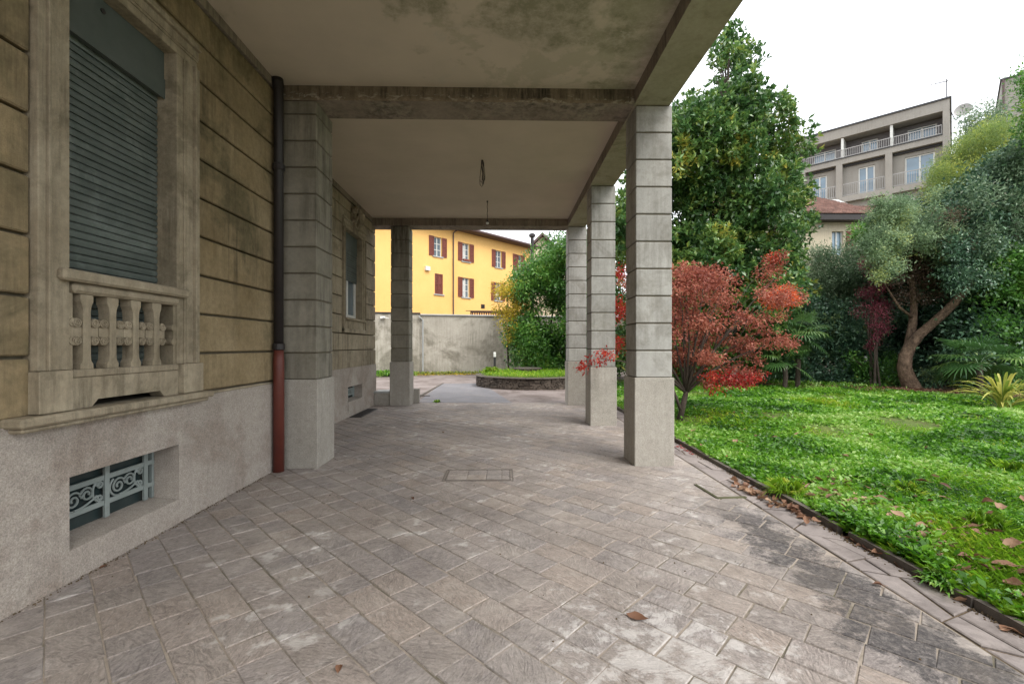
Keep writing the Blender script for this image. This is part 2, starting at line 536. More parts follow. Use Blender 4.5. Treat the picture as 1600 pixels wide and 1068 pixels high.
M['eave'] = metal('dark_brown_eave', (0.075, 0.045, 0.045), (0.10, 0.06, 0.055), 0.6, 0)
M['tile'] = surf('old_roof_tiles', (0.12, 0.062, 0.048), (0.20, 0.115, 0.09), 1.5, 0.9, vary=0.25, patch=(0.14, 0.12, 0.10), pa=0.6, pscale=1)
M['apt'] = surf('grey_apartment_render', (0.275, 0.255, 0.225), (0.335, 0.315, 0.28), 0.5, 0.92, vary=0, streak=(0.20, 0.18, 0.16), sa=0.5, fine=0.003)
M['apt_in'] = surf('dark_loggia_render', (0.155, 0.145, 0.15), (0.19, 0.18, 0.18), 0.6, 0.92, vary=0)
M['cream'] = surf('cream_house_render', (0.52, 0.45, 0.33), (0.60, 0.53, 0.40), 0.5, 0.92, vary=0, streak=(0.36, 0.31, 0.22), sa=0.4)
M['rail'] = metal('grey_railing_paint', (0.33, 0.32, 0.31), (0.40, 0.39, 0.37), 0.5, 0)
M['wall'] = surf('stained_boundary_render', (0.33, 0.305, 0.255), (0.45, 0.42, 0.36), 0.8, 0.94, vary=0, streak=(0.17, 0.155, 0.12), sa=0.65,
                 speck=0.06, patch=(0.16, 0.145, 0.11), pa=0.85, pscale=0.5, pth=0.47, fine=0.004)
M['cap'] = surf('weathered_wall_cap', (0.32, 0.33, 0.32), (0.42, 0.43, 0.42), 1.5, 0.8, vary=0.05)
M['drystone'] = surf('dark_dry_stone', (0.055, 0.043, 0.033), (0.13, 0.105, 0.085), 5, 0.92, vary=0.4, speck=0.2, big=0.01, bscale=14)
M['bark'] = surf('brown_bark', (0.07, 0.045, 0.03), (0.26, 0.175, 0.12), 7, 0.95, vary=0.1, streak=(0.035, 0.024, 0.018), sa=0.9, big=0.05, bscale=22, mott=0.4)
M['bark_dark'] = surf('dark_bark', (0.045, 0.035, 0.028), (0.085, 0.065, 0.05), 5, 0.95, vary=0.1, big=0.01, bscale=16)


def glass(name, c, rough=0.06):
    k = NT(name)
    nb = k.bump(k.noise(k.pos(), 0.7, 2), 0.004)
    return k.end(k.mix(k.ramp(k.noise(k.pos(), 0.5, 3), 0.4, 0.6), c, tuple(x * 1.5 for x in c)), rough, nb, 0, 0.9)


M['glass'] = glass('window_pane', (0.10, 0.13, 0.15))
M['glass_apt'] = glass('sky_reflecting_pane', (0.13, 0.20, 0.26), 0.1)
M['curtain'] = surf('pale_curtain', (0.45, 0.47, 0.45), (0.6, 0.62, 0.6), 6, 0.9, vary=0.05)
M['bulb'] = metal('black_lamp_holder', (0.03, 0.03, 0.03), None, 0.4, 0)
M['wire'] = metal('dark_wire', (0.04, 0.035, 0.03), None, 0.5, 0)
M['opal'] = metal('opal_lamp_head', (0.7, 0.7, 0.66), None, 0.3, 0)

M['l_magnolia'] = leafmat('glossy_magnolia_leaf', [(0.0, (0.033, 0.085, 0.029)), (0.35, (0.072, 0.163, 0.050)), (0.62, (0.143, 0.254, 0.064)), (0.86, (0.260, 0.338, 0.072)), (1.0, (0.494, 0.442, 0.086))], 0.32, 0.18, spec=0.6)
M['l_laurel'] = leafmat('laurel_leaf', [(0.0, (0.028, 0.084, 0.020)), (0.5, (0.078, 0.202, 0.037)), (0.85, (0.157, 0.325, 0.055)), (1.0, (0.291, 0.403, 0.074))], 0.38, 0.25, spec=0.5)
M['l_dark'] = leafmat('dark_evergreen_leaf', [(0.0, (0.025, 0.062, 0.037)), (0.5, (0.069, 0.144, 0.085)), (0.88, (0.150, 0.256, 0.138)), (1.0, (0.250, 0.325, 0.124))], 0.4, 0.15, spec=0.5)
M['l_shrub'] = leafmat('grey_green_shrub_leaf', [(0.0, (0.050, 0.095, 0.049)), (0.5, (0.123, 0.196, 0.105)), (0.85, (0.224, 0.302, 0.185)), (1.0, (0.381, 0.403, 0.296))], 0.5, 0.25)
M['l_blue'] = leafmat('blue_green_fine_foliage', [(0.0, (0.08, 0.135, 0.07)), (0.4, (0.18, 0.27, 0.15)), (0.75, (0.30, 0.40, 0.21)), (1.0, (0.46, 0.50, 0.16))], 0.6, 0.3)
M['l_yellow'] = leafmat('yellow_green_fine_foliage', [(0.0, (0.06, 0.11, 0.035)), (0.5, (0.17, 0.24, 0.06)), (1.0, (0.40, 0.41, 0.08))], 0.6, 0.4)
M['l_autumn'] = leafmat('yellow_autumn_leaf', [(0.0, (0.16, 0.17, 0.03)), (0.5, (0.42, 0.33, 0.03)), (1.0, (0.60, 0.42, 0.03))], 0.6, 0.4)
M['l_maple'] = leafmat('dusty_red_maple_leaf', [(0.0, (0.10, 0.028, 0.02)), (0.35, (0.24, 0.066, 0.045)), (0.7, (0.38, 0.125, 0.08)), (1.0, (0.52, 0.26, 0.17))], 0.6, 0.35, patchy=0.2)
M['l_red'] = leafmat('scarlet_maple_leaf', [(0.0, (0.20, 0.014, 0.014)), (0.6, (0.42, 0.03, 0.025)), (1.0, (0.55, 0.09, 0.04))], 0.5, 0.4)
M['l_purple'] = leafmat('purple_shrub_leaf', [(0.0, (0.10, 0.02, 0.035)), (0.6, (0.28, 0.06, 0.09)), (1.0, (0.45, 0.17, 0.19))], 0.6, 0.3)
M['l_dead'] = leafmat('withered_leaf', [(0.0, (0.06, 0.035, 0.025)), (0.6, (0.16, 0.10, 0.07)), (0.9, (0.30, 0.24, 0.19)), (1.0, (0.5, 0.47, 0.42))], 0.8, 0.2)
M['l_palm'] = leafmat('palm_frond', [(0.0, (0.035, 0.09, 0.025)), (0.6, (0.075, 0.17, 0.045)), (1.0, (0.15, 0.24, 0.06))], 0.4, 0.3, patchy=0.1)
M['l_strap'] = leafmat('yellow_edged_strap_leaf', [(0.0, (0.07, 0.14, 0.02)), (0.5, (0.20, 0.26, 0.04)), (1.0, (0.52, 0.48, 0.12))], 0.45, 0.3, patchy=0.1)
M['l_herb'] = leafmat('ground_cover_leaf', [(0.0, (0.025, 0.085, 0.008)), (0.35, (0.075, 0.215, 0.012)), (0.72, (0.165, 0.35, 0.025)), (1.0, (0.34, 0.48, 0.14))], 0.40, 0.35, spec=0.5, patchy=0.45)
M['l_grass'] = leafmat('grass_blade', [(0.0, (0.09, 0.20, 0.012)), (0.5, (0.19, 0.37, 0.02)), (0.85, (0.30, 0.46, 0.03)), (1.0, (0.42, 0.46, 0.07))], 0.5, 0.4, patchy=0.25)
M['leaf_brown'] = leafmat('fallen_brown_leaf', [(0.0, (0.09, 0.038, 0.022)), (0.5, (0.20, 0.10, 0.055)), (1.0, (0.38, 0.25, 0.16))], 0.65, 0.15, patchy=0.3)
M['leaf_red'] = leafmat('fallen_red_leaf', [(0.0, (0.20, 0.03, 0.03)), (1.0, (0.36, 0.08, 0.07))], 0.65, 0.15)
random.seed(7)
np.random.seed(7)
XW, XB = -2.65, -3.14           # villa wall beside the camera / set back beyond the pilaster
CT, BT = 4.533, 4.36            # ceiling height, underside of the beams
YP1, YP2, YP3 = 5.36, 8.08, 10.88

# ================================================================== GROUND
def sheet(name, pts, z, mat, th=0.0):
    m = MB()
    n = len(pts)
    i = [m.pt((x, y, z)) for x, y in pts]
    m.face(i, 0.5)
    o = m.build(name, mat)
    return tag(o, kind='structure')


sheet('ground', [(-400, -400), (400, -400), (400, 600), (-400, 600)], -0.14, M['ground'])
m = MB(); m.box(-14, 30, 11.43, 26, -0.12, -0.012, 0.5)
tag(m.build('yard_paving', M['yard']), kind='structure')
m = MB(); m.box(-3.2, 2.306, -3, 11.4, -0.13, -0.0045, 0.5)
floor = tag(m.build('portico_floor', M['mortar']), kind='structure')
m = MB(); m.box(2.3065, 2.603, -3, 14.5, -0.13, -0.007, 0.5)
m.build('slab_bed', M['soil'], floor)
# lighter screeded patch in the yard
pp = [G(652, 627.5), G(800, 628.5), G(765, 606), G(742, 598), G(690, 599)]
m = MB(); m.prism([(p.x, p.y) for p in pp], lambda a, b: (a, b, -0.006), lambda a, b: (a, b, -0.03), 0.5)
tag(m.build('cement_patch', surf('bluish_cement_patch', (0.15, 0.145, 0.152), (0.21, 0.203, 0.212), 1.2, 0.7, vary=0, speck=0.08, patch=(0.27, 0.24, 0.22), pa=0.6, pscale=1.4)), kind='structure')
m = MB()
for a, b in ((G(650, 622), G(692, 598.5)), (G(650, 618), G(672, 618))):
    d = (b - a).normalized(); s_ = d.cross(Vector((0, 0, 1))) * 0.03
    m.prism([(0, 0), (1, 0), (1, 1), (0, 1)], lambda u, v: a + (b - a) * u + s_ * (v * 2 - 1) + Vector((0, 0, 0.012)), lambda u, v: a + (b - a) * u + s_ * (v * 2 - 1) - Vector((0, 0, 0.05)), 0.5)
tag(m.build('yard_edging', M['kerb']), kind='structure')


def clip(poly, ax, lim, keep_less):
    out = []
    for i in range(len(poly)):
        p, q = poly[i], poly[(i + 1) % len(poly)]
        pi = (p[ax] <= lim) == keep_less
        qi = (q[ax] <= lim) == keep_less
        if pi: out.append(p)
        if pi != qi:
            t = (lim - p[ax]) / (q[ax] - p[ax])
            out.append((p[0] + (q[0] - p[0]) * t, p[1] + (q[1] - p[1]) * t))
    return out


def inset(poly, d):
    n = len(poly)
    out = []
    for i in range(n):
        p0, p1, p2 = Vector(poly[i - 1]), Vector(poly[i]), Vector(poly[(i + 1) % n])
        e1 = (p1 - p0); e2 = (p2 - p1)
        if e1.length < 1e-6 or e2.length < 1e-6: return None
        e1.normalize(); e2.normalize()
        n1 = Vector((-e1.y, e1.x)); n2 = Vector((-e2.y, e2.x))
        k = 1 + n1.dot(n2)
        if k < 0.15: return None
        out.append(tuple(p1 + (n1 + n2) * (d / k)))
    return out


def area(poly):
    return 0.5 * sum(poly[i - 1][0] * poly[i][1] - poly[i][0] * poly[i - 1][1] for i in range(len(poly)))


def dedupe(poly):
    out = []
    for p in poly:
        if not out or (Vector(p) - Vector(out[-1])).length > 0.012: out.append(p)
    if len(out) > 2 and (Vector(out[0]) - Vector(out[-1])).length < 0.012: out.pop()
    return out


def stone_shape(mb, poly, top, gap, r, ch=0.006):
    if area(poly) < 0: poly = poly[::-1]
    poly = dedupe(poly)
    if len(poly) < 3: return False
    a = inset(poly, gap); b = inset(poly, gap + ch)
    if not a or not b or area(b) < 0.002 or area(a) <= 0: return False
    tx, ty = random.uniform(-0.004, 0.004), random.uniform(-0.004, 0.004)
    cx = sum(p[0] for p in a) / len(a); cy = sum(p[1] for p in a) / len(a)
    zt = lambda x, y: top + (x - cx) * tx + (y - cy) * ty
    i0 = [mb.pt((x, y, -0.03)) for x, y in a]
    i1 = [mb.pt((x, y, zt(x, y) - 0.005)) for x, y in a]
    i2 = [mb.pt((x, y, zt(x, y))) for x, y in b]
    n = len(a)
    for lo, hi in ((i0, i1), (i1, i2)):
        for k in range(n):
            mb.face([lo[k], lo[(k + 1) % n], hi[(k + 1) % n], hi[k]], r)
    mb.face(i2, r)
    return True


def toward_px(x, y):
    c, s = math.cos(YAW), math.sin(YAW)
    t = x * s + y * c
    if t < 0.8: return None
    a = (x * c - y * s) / t
    return 800 + 700 * a, 540 + 700 * EYE / t, t


cells = []
cover = (P(686, 752, 1), )
c0, c1 = G(690, 752), G(801, 733)
cov = (c0.x - 0.0, c1.x, c0.y, c1.y)        # access cover rectangle
S2 = math.sqrt(2)
k = -16
while k * 0.28 < 16:
    u0, u1 = k * 0.198, (k + 1) * 0.198        # across the rows, (x+y)/sqrt2
    v = -12 + random.random() * 0.3
    while v < 7:
        ln = random.choice([0.19, 0.22, 0.25, 0.27, 0.30, 0.33, 0.37])
        j = lambda: random.uniform(-0.005, 0.005)
        q = [(u0 + j(), v + j()), (u1 + j(), v + j()), (u1 + j(), v + ln + j()), (u0 + j(), v + ln + j())]
        poly = [((u - w_) / -S2 * -1 if False else (u + w_) / S2, (u - w_) / S2) for u, w_ in q]
        v += ln
        for ax, lim, less in ((0, -3.16, False), (0, 2.30, True), (1, -0.6, False), (1, 11.39, True)):
            poly = clip(poly, ax, lim, less)
            if len(poly) < 3: break
        if len(poly) >= 3 and abs(area(poly)) > 0.004: cells.append(poly)
    k += 1
scored = []
for poly in cells:
    cx = sum(p[0] for p in poly) / len(poly); cy = sum(p[1] for p in poly) / len(poly)
    q = toward_px(cx, cy)
    score = 0
    if q and -60 < q[0] < 1660 and q[1] < 1130 and cx > XW: score = abs(area(poly)) / q[2] ** 3
    scored.append((score, poly))
scored.sort(key=lambda a: -a[0])
field = MB()
for i, (sco, poly) in enumerate(scored):
    top = random.uniform(-0.001, 0.0022)
    mb = MB() if i < 298 else field
    if i < 298:
        if stone_shape(mb, poly, top, random.uniform(0.002, 0.0045), random.random(), 0.004): mb.build('paver', M['paver'], floor)
    else:
        stone_shape(mb, poly, top, 0.0035, random.random(), 0.003)
tag(field.build('paver_field', M['paver'], floor), kind='stuff')

# irregular slabs between the roof line and the kerb
y = -0.9; flip = 0; s0 = 0.05
while y < 13.5:
    ln = random.uniform(0.22, 0.42)
    s1 = random.uniform(0.04, 0.12) * (1 if flip else -1)
    poly = [(2.312, y - s0), (2.60, y + s0), (2.60, y + ln + s1), (2.312, y + ln - s1)]
    parts_ = [poly]
    if random.random() < .6:
        q_ = random.uniform(.35, .65); a_, b_, c_, d_ = poly
        e_ = (2.312 + .29 * q_, a_[1] + (b_[1] - a_[1]) * q_); f_ = (2.312 + .29 * (1 - q_), d_[1] + (c_[1] - d_[1]) * (1 - q_))
        parts_ = [[a_, e_, f_, d_], [e_, b_, c_, f_]]
    for poly in parts_:
      mb = MB()
      if stone_shape(mb, poly, random.uniform(0, 0.006), 0.006, random.random(), 0.008): mb.build('edge_slab', M['slab'], floor)
    y += ln; s0 = s1; flip ^= 1

# kerb stones
m = MB(); m.box(2.605, 2.645, -1.5, 14.5, -0.13, -0.03)
kerb = tag(m.build('kerb', M['soil']), kind='structure')
y = -1.0
while y < 14:
    ln = random.uniform(0.7, 1.0)
    if True:
        m = MB(); a = random.uniform(-0.008, 0.008); b = random.uniform(-0.008, 0.008); h = random.uniform(0.045, 0.06)
        h2 = h + random.uniform(-0.012, 0.008)
        y1 = y + ln - 0.012
        gapn = 0.10 if 2.95 < y1 < 3.9 else 0
        m.hexa([(2.60 + a, y, -0.1), (2.655 + a, y, -0.1), (2.655 + b, y1 - gapn, -0.1), (2.60 + b, y1 - gapn, -0.1)],
               [(2.606 + a, y, h), (2.652 + a, y, h), (2.652 + b, y1 - gapn, h2), (2.606 + b, y1 - gapn, h2)])
        m.build('kerb_stone', M['kerb'], kerb)
    y += ln

# lawn body and beds
m = MB()
nx, ny = 60, 60
ys = np.linspace(-2, 19, ny); xs = 2.652 + (np.linspace(0, 1, nx) ** 1.5) * 26
idx = []
for j in range(ny):
    for i in range(nx):
        hgt = 0.015 + 0.02 * math.sin(xs[i] * 1.9 + ys[j] * 1.3) * min(1, i / 6) + random.uniform(-0.006, 0.012)
        idx.append(m.pt((xs[i], ys[j], hgt)))
for j in range(ny - 1):
    for i in range(nx - 1):
        a = j * nx + i
        m.face([idx[a], idx[a + 1], idx[a + nx + 1], idx[a + nx]], 0.5)
tag(m.build('lawn', M['turf'], smooth=True), kind='structure')
bp = [P(1180, 612, 15.2), P(1320, 619, 13.6), P(1460, 621, 13.2), P(1600, 646, 10.6), P(1760, 660, 9.8), P(1900, 600, 18), P(1500, 600, 22), P(1150, 600, 19)]
m = MB()
m.prism([(p.x, p.y) for p in bp], lambda a, b: (a, b, 0.05), lambda a, b: (a, b, -0.1), 0.5)
tag(m.build('planting_bed', M['soil']), kind='structure')

# ================================================================== PORTICO
portico = thing('portico', 'long open portico with grey banded stone columns and a flat plastered ceiling beside the villa', 'portico', (0, 5, 0))
m = MB(); m.box(XW - 0.05, 1.592, -0.6, YP1 + 0.1, CT, 4.62); m.build('ceiling', M['ceil1'], portico)['label'] = 'damp stained flaking near ceiling panel'
m = MB(); m.box(XB - 0.05, 1.592, YP1 + 0.3, YP3 + 0.1, CT + 0.001, 4.615); m.build('ceiling', M['ceil2'], portico)['label'] = 'smooth clean far ceiling panel'
m = MB(); m.box(-3.19, 2.03, -0.6, 11.30, 4.62, 5.05); m.build('roof_slab', M['soffit'], portico)
# transverse beams: face and underside
def cross_beam(y0, y1, x0, z1=CT, face='beam_dark'):
    m = MB(); m.box(x0, 1.590, y0, y1, BT, z1 + 0.02, 0.5)
    o = m.build('beam', [M['beam'], M[face]], portico)
    for p in o.data.polygons:
        if p.normal.y < -0.5: p.material_index = 1
    return o
cross_beam(YP1, YP1 + 0.43, XW - 0.04)
cross_beam(YP3, YP3 + 0.43, XB - 0.04, face='beam')
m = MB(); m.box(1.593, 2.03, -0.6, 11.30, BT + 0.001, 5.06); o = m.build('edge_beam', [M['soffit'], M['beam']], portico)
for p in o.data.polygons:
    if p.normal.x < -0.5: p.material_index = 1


def block_mesh(w_, d_, h_, mat):
    m = MB(); m.cbox(-w_ / 2, w_ / 2, -d_ / 2, d_ / 2, 0, h_, 0.007, 0.0)
    return m.mesh('block', mat)


def column(xc, yc, mat, base_h=1.063, w_=0.483, label=None):
    m = MB(); m.box(xc - 0.205, xc + 0.205, yc - 0.205, yc + 0.205, 0, BT - 0.002)
    col = m.build('column', M['groove'], portico)
    if label: col['label'] = label
    m = MB(); m.cbox(xc - w_ / 2, xc + w_ / 2, yc - w_ / 2, yc + w_ / 2, -0.02, base_h, 0.008)
    m.build('column_base', M['base'], col)
    n = 10
    pitch = (BT - base_h) / n
    bm = block_mesh(0.440, 0.440, pitch - 0.017, mat)
    for i in range(n):
        place(bm, 'block', col, (xc + random.uniform(-.0015, .0015), yc + random.uniform(-.0015, .0015), base_h + 0.008 + i * pitch + random.uniform(-.001, .001)), rotz=random.uniform(-.004, .004))
    return col


HC = 0.2415
column(1.592 + HC, YP1 + HC, M['shaft'], label='nearest column at the garden edge')
column(1.592 + HC, YP2 + HC, M['shaft'], label='middle column at the garden edge')
column(1.592 + HC, YP3 + HC, M['shaft'], label='farthest column at the garden edge')
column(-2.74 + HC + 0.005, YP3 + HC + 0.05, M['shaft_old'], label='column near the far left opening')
# pilaster against the villa wall
xp0, xp1 = XW, -2.19
m = MB(); m.box(XW - 0.3, xp1 - 0.035, YP1 + 0.035, YP1 + 0.50, 0, BT - 0.002)
pil = m.build('pilaster', M['groove'], portico)
m = MB(); m.cbox(XW - 0.3, xp1, YP1, YP1 + 0.53, -0.02, 1.05, 0.008); m.build('column_base', M['base'], pil)
pitch = (BT - 1.05) / 10.5
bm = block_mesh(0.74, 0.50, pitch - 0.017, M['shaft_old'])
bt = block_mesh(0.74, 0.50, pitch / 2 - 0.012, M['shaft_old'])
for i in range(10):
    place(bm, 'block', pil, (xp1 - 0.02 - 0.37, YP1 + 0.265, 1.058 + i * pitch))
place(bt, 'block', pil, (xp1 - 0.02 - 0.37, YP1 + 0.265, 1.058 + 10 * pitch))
# low end walls by the far left column
m = MB(); m.box(-3.12, -2.75, YP3 + 0.10, YP3 + 0.5, 0, 0.30); m.build('low_wall', M['base'], portico)
m = MB(); m.box(-3.13, -2.745, YP3 + 0.08, YP3 + 0.52, 0.302, 0.34); m.build('low_wall_cap', M['cap'], portico)
m = MB(); m.box(-2.72, -2.12, YP3 + 0.55, YP3 + 0.68, 0, 0.36); m.build('low_wall', M['base'], portico)

# ================================================================== VILLA
villa = thing('villa', 'old villa with ochre banded stone wall, green roller shutter window and pale granular plinth', 'villa', (-4.5, 4, 0))
WIN = (2.79, 3.69, 1.06, 3.82)       # y0 y1 z0 z1
BAS = (2.80, 3.73, 0.19, 0.645)
W2 = (9.03, 10.09, 1.97, 3.82)
B2 = (9.14, 10.07, 0.30, 0.61)
m = MB(); m.box(-9, -3.6, -3, 11.15, -0.1, 9, 0.5); m.box(-3.6, XW - 0.05, -3, YP1 + 0.52, 5.06, 9, 0.5); m.box(-3.6, XB - 0.05, YP1 + 0.52, 11.15, 5.06, 9, 0.5)
m.build('upper_wall', M['stone_grey'], villa)
# near wall: backing, plinth, rusticated courses
m = MB()
for a0, a1, b0, b1 in holes_split(-3, YP1 + 0.52, 1.0, CT + 0.3, [(WIN[0] - .02, WIN[1] + .02, WIN[2], WIN[3] + .02)]):
    m.box(-3.3, XW - 0.05, a0, a1, b0, b1, 0.5)
wall1 = m.build('wall', M['groove'], villa)
m = MB()
for a0, a1, b0, b1 in holes_split(-3, YP1 + 0.002, -0.05, 1.012, [BAS]):
    m.box(-3.05, XW, a0, a1, b0, b1, 0.5)
m.build('plinth', M['plinth'], villa)
m = MB()
m.cbox(-2.72, XW - 0.002, -3, YP1 - 0.003, 1.014, 1.036, 0.003)
m.build('plinth_band', M['stone_grey'], villa)
m = MB(); m.hexa([(-3.0, BAS[0] + .003, BAS[2] - .02), (XW - .004, BAS[0] + .003, BAS[2] - .02), (XW - .004, BAS[1] - .003, BAS[2] - .02), (-3.0, BAS[1] - .003, BAS[2] - .02)],
                 [(-3.0, BAS[0] + .003, BAS[2] + .035), (XW - .004, BAS[0] + .003, BAS[2] + .004), (XW - .004, BAS[1] - .003, BAS[2] + .004), (-3.0, BAS[1] - .003, BAS[2] + .035)], 0.5)
m.build('sloping_sill', M['plinth'], villa)

courses = [1.045, 1.385, 1.73, 2.07, 2.41, 2.75, 3.09, 3.43, 3.77, 4.11, 4.43]
FR0, FR1 = 2.58, 3.93              # outer edges of the window surround
for c, (z0, z1) in enumerate(zip(courses, courses[1:])):
    spans = [(FR1 + 0.004, YP1 - 0.01), (FR0 - 0.004 - 1.15, FR0 - 0.004), (FR0 - 0.008 - 2.4, FR0 - 1.16), (-3.0, FR0 - 2.41)] if z1 < 4.08 else \
            ([(FR1 + 0.004, YP1 - 0.01), (FR0 - 1.15, FR0 - 0.004), (-3, FR0 - 1.16)] if z0 < 4.0 else [(4.15, YP1 - 0.01), (2.66, 4.142), (1.2, 2.652), (-0.4, 1.192), (-3, -0.408)])
    for a, b in spans:
        m = MB(); m.cbox(XW - 0.10, XW - 0.004 + random.uniform(-0.002, 0.002), a, b, z0 + 0.010, z1 - 0.010, 0.009)
        m.build('block', M['stone'], wall1)
    if 3.8 < z1 < 4.2 or z0 < 4.04 < z1:
        pass
m = MB(); m.cbox(XW - 0.10, XW - 0.006, FR0 + 0.002, FR1 - 0.002, 4.045, 4.10, 0.004); m.build('block', M['stone'], wall1)
m = MB(); m.box(XW - 0.10, XW + 0.012, -3, YP1 - 0.003, 4.44, CT - 0.002, 0.5); m.build('cornice_band', M['beam'], villa)


def surround(xw, y0, y1, z0, z1, oy0, oy1, oz1, depth, ped=None, oz0=None):
    """moulded stone frame of a window"""
    obj = []
    m = MB(); z_ = ped or (oz0 if oz0 is not None else z0)
    for ya, yb, out in ((oy0, y0, -1), (y1, oy1, 1)):
        wd = yb - ya
        a, b = (ya, yb) if out < 0 else (yb, ya)
        sg = 1 if out < 0 else -1
        pts = [0, 0.22, 0.30, 0.62, 0.70, 1.0]
        pr = [0.035, 0.052, 0.028, 0.022, 0.012]
        for i in range(5):
            p0, p1 = a + sg * wd * pts[i], a + sg * wd * pts[i + 1]
            m.cbox(xw - (depth if i == 4 else 0.1), xw + pr[i], min(p0, p1), max(p0, p1), z_, (z1 if i == 4 else z1), 0.003, 0.3)
    # head
    hts = [0, 0.3, 0.38, 0.7, 0.78, 1.0]
    pr = [0.012, 0.022, 0.028, 0.052, 0.035]
    for i in range(5):
        m.cbox(xw - (depth if i == 0 else 0.1), xw + pr[i], oy0 + 0.001, oy1 - 0.001, z1 + (oz1 - z1) * hts[i] + 0.001, z1 + (oz1 - z1) * hts[i + 1], 0.003, 0.3)
    return m


m = surround(XW, WIN[0], WIN[1], WIN[2], WIN[3], FR0, FR1, 4.04, 0.26, ped=1.305)
fr = m.build('window_surround', M['stone_grey'], villa)
m = MB()
for a, b in ((FR0 - 0.015, 2.765), (WIN[1] + 0.02, FR1 + 0.015)):
    m = MB(); m.cbox(XW - 0.2, XW + 0.058, a, b, 1.062, 1.303, 0.004); m.build('pedestal', M['stone_grey'], fr)
m = MB(); m.box(XW - 0.26, XW + 0.01, 2.765, WIN[0], 1.062, 1.303, 0.3); m.box(XW - 0.26, XW + 0.01, WIN[1], WIN[1] + 0.02, 1.062, 1.303, 0.3); m.build('jamb_foot', M['stone_grey'], fr)
m = MB(); m.cbox(XW - 0.26, -2.545, 2.43, 4.02, 1.004, 1.058, 0.012); m.cbox(XW - 0.1, -2.575, 2.46, 3.99, 0.975, 1.003, 0.008)
m.build('window_ledge', M['stone_grey'], villa)

# roller shutter
sh = MB(); XS = -2.795
sh.box(XS - 0.02, XS + 0.055, WIN[0] + 0.002, WIN[1] - 0.002, 3.462, WIN[3] - 0.002, 0.5)
sh.box(XS + 0.056, XS + 0.064, WIN[0] + 0.002, WIN[1] - 0.002, 3.445, 3.60, 0.5)
shut = sh.build('roller_shutter', M['shutter_box'], villa)
m = MB()
m.prism([(-0.018, 0.002), (0.0, 0.0), (0.004, 0.012), (0.006, 0.026), (0.002, 0.040), (-0.006, 0.0465), (-0.018, 0.048)],
        lambda a, b: (a, -(WIN[1] - WIN[0]) / 2 + .004, b), lambda a, b: (a, (WIN[1] - WIN[0]) / 2 - .004, b), 0.0)
slat = m.mesh('slat', M['shutter'])
z = 1.10
while z < 3.44:
    place(slat, 'slat', shut, (XS + random.uniform(-0.001, 0.001), (WIN[0] + WIN[1]) / 2, z)); z += 0.0505
m = MB(); m.tube([(XS + 0.056, 3.13, 3.74), (XS + 0.063, 3.13, 3.74)], 0.018, 10); m.build('hole', M['bulb'], shut)

# balustrade in the window
bal = MB()
bal.cbox(XW - 0.14, XW + 0.075, 2.695, 3.755, 1.842, 1.912, 0.014)
balu = bal.build('balustrade', M['stone_grey'], villa)
for args in ((XW - 0.12, XW + 0.040, WIN[0] + .002, WIN[1] - .002, 1.775, 1.8395, 0.018), (XW - 0.12, XW + 0.03, WIN[0] + .002, WIN[1] - .002, 1.255, 1.302, 0.006)):
    m = MB(); m.cbox(*args); m.build('rail', M['stone_grey'], balu)
pn = [(WIN[0] + .002, 1.06), (2.93, 1.06), (2.975, 1.105), (3.50, 1.105), (3.545, 1.06), (WIN[1] - .002, 1.06), (WIN[1] - .002, 1.252), (WIN[0] + .002, 1.252)]
m = MB(); m.prism(pn, lambda a, b: (XW + 0.018, a, b), lambda a, b: (XW - 0.08, a, b), 0.3); m.build('panel', M['stone_grey'], balu)


def baluster_mesh():
    m = MB()
    w0, w1 = 0.027, 0.044
    prof = [(-w1, 0), (w1, 0), (w1, .030), (w0 + .010, .040), (w0 + .002, .055), (w0, .08), (w0 - .002, .36), (w0 + .004, .40), (w0 + .006, .405), (w0 + .016, .425), (w1, .44), (w1, .47)]
    full = prof + [(-a, b) for a, b in prof[:1:-1]]
    m.prism(full, lambda a, b: (0.0, a, b), lambda a, b: (-0.075, a, b), 0.2)
    m.box(-0.070, -0.012, -0.093, 0.093, 0.205, 0.265, 0.2)     # cross arm
    for sy in (-1, 1):
        for sz, zc in ((1, 0.292), (-1, 0.178)):
            yc = sy * 0.062
            m.tube([(-0.068, yc, zc), (-0.006, yc, zc)], 0.029, 12, 0.2)
            pts = []
            for i in range(18):
                a = i / 17 * 3.6 * math.pi
                rr = 0.030 - 0.023 * i / 17
                pts.append((-0.002, yc + sy * rr * math.cos(a), zc - sz * rr * math.sin(a)))
            m.tube(pts, 0.0045, 5, 0.2)
    return m.mesh('baluster', M['stone_grey'])


bmh = baluster_mesh()
for yy in (2.90, 3.09, 3.28, 3.475): place(bmh, 'baluster', balu, (XW + 0.015, yy, 1.303))
for yc, s_ in ((WIN[0] + .028, 1), (WIN[1] - .028, -1)):
    m = MB()
    for zc in (1.595, 1.481):
        m.tube([(XW - 0.11, yc, zc), (XW + 0.008, yc, zc)], 0.027, 12, 0.2)
    m.box(XW - 0.10, XW + 0.002, min(yc, yc - s_ * .026), max(yc, yc - s_ * .026), 1.30, 1.774, 0.2)
    m.build('end_volute', M['stone_grey'], balu)


def spiral(cy, cz, r0, turns, a0, sgn, n=26, rmin=0.012):
    return [(0, cy + (r0 + (rmin - r0) * (i / n)) * math.cos(a0 + sgn * turns * 2 * math.pi * i / n), cz + (r0 + (rmin - r0) * (i / n)) * math.sin(a0 + sgn * turns * 2 * math.pi * i / n)) for i in range(n + 1)]


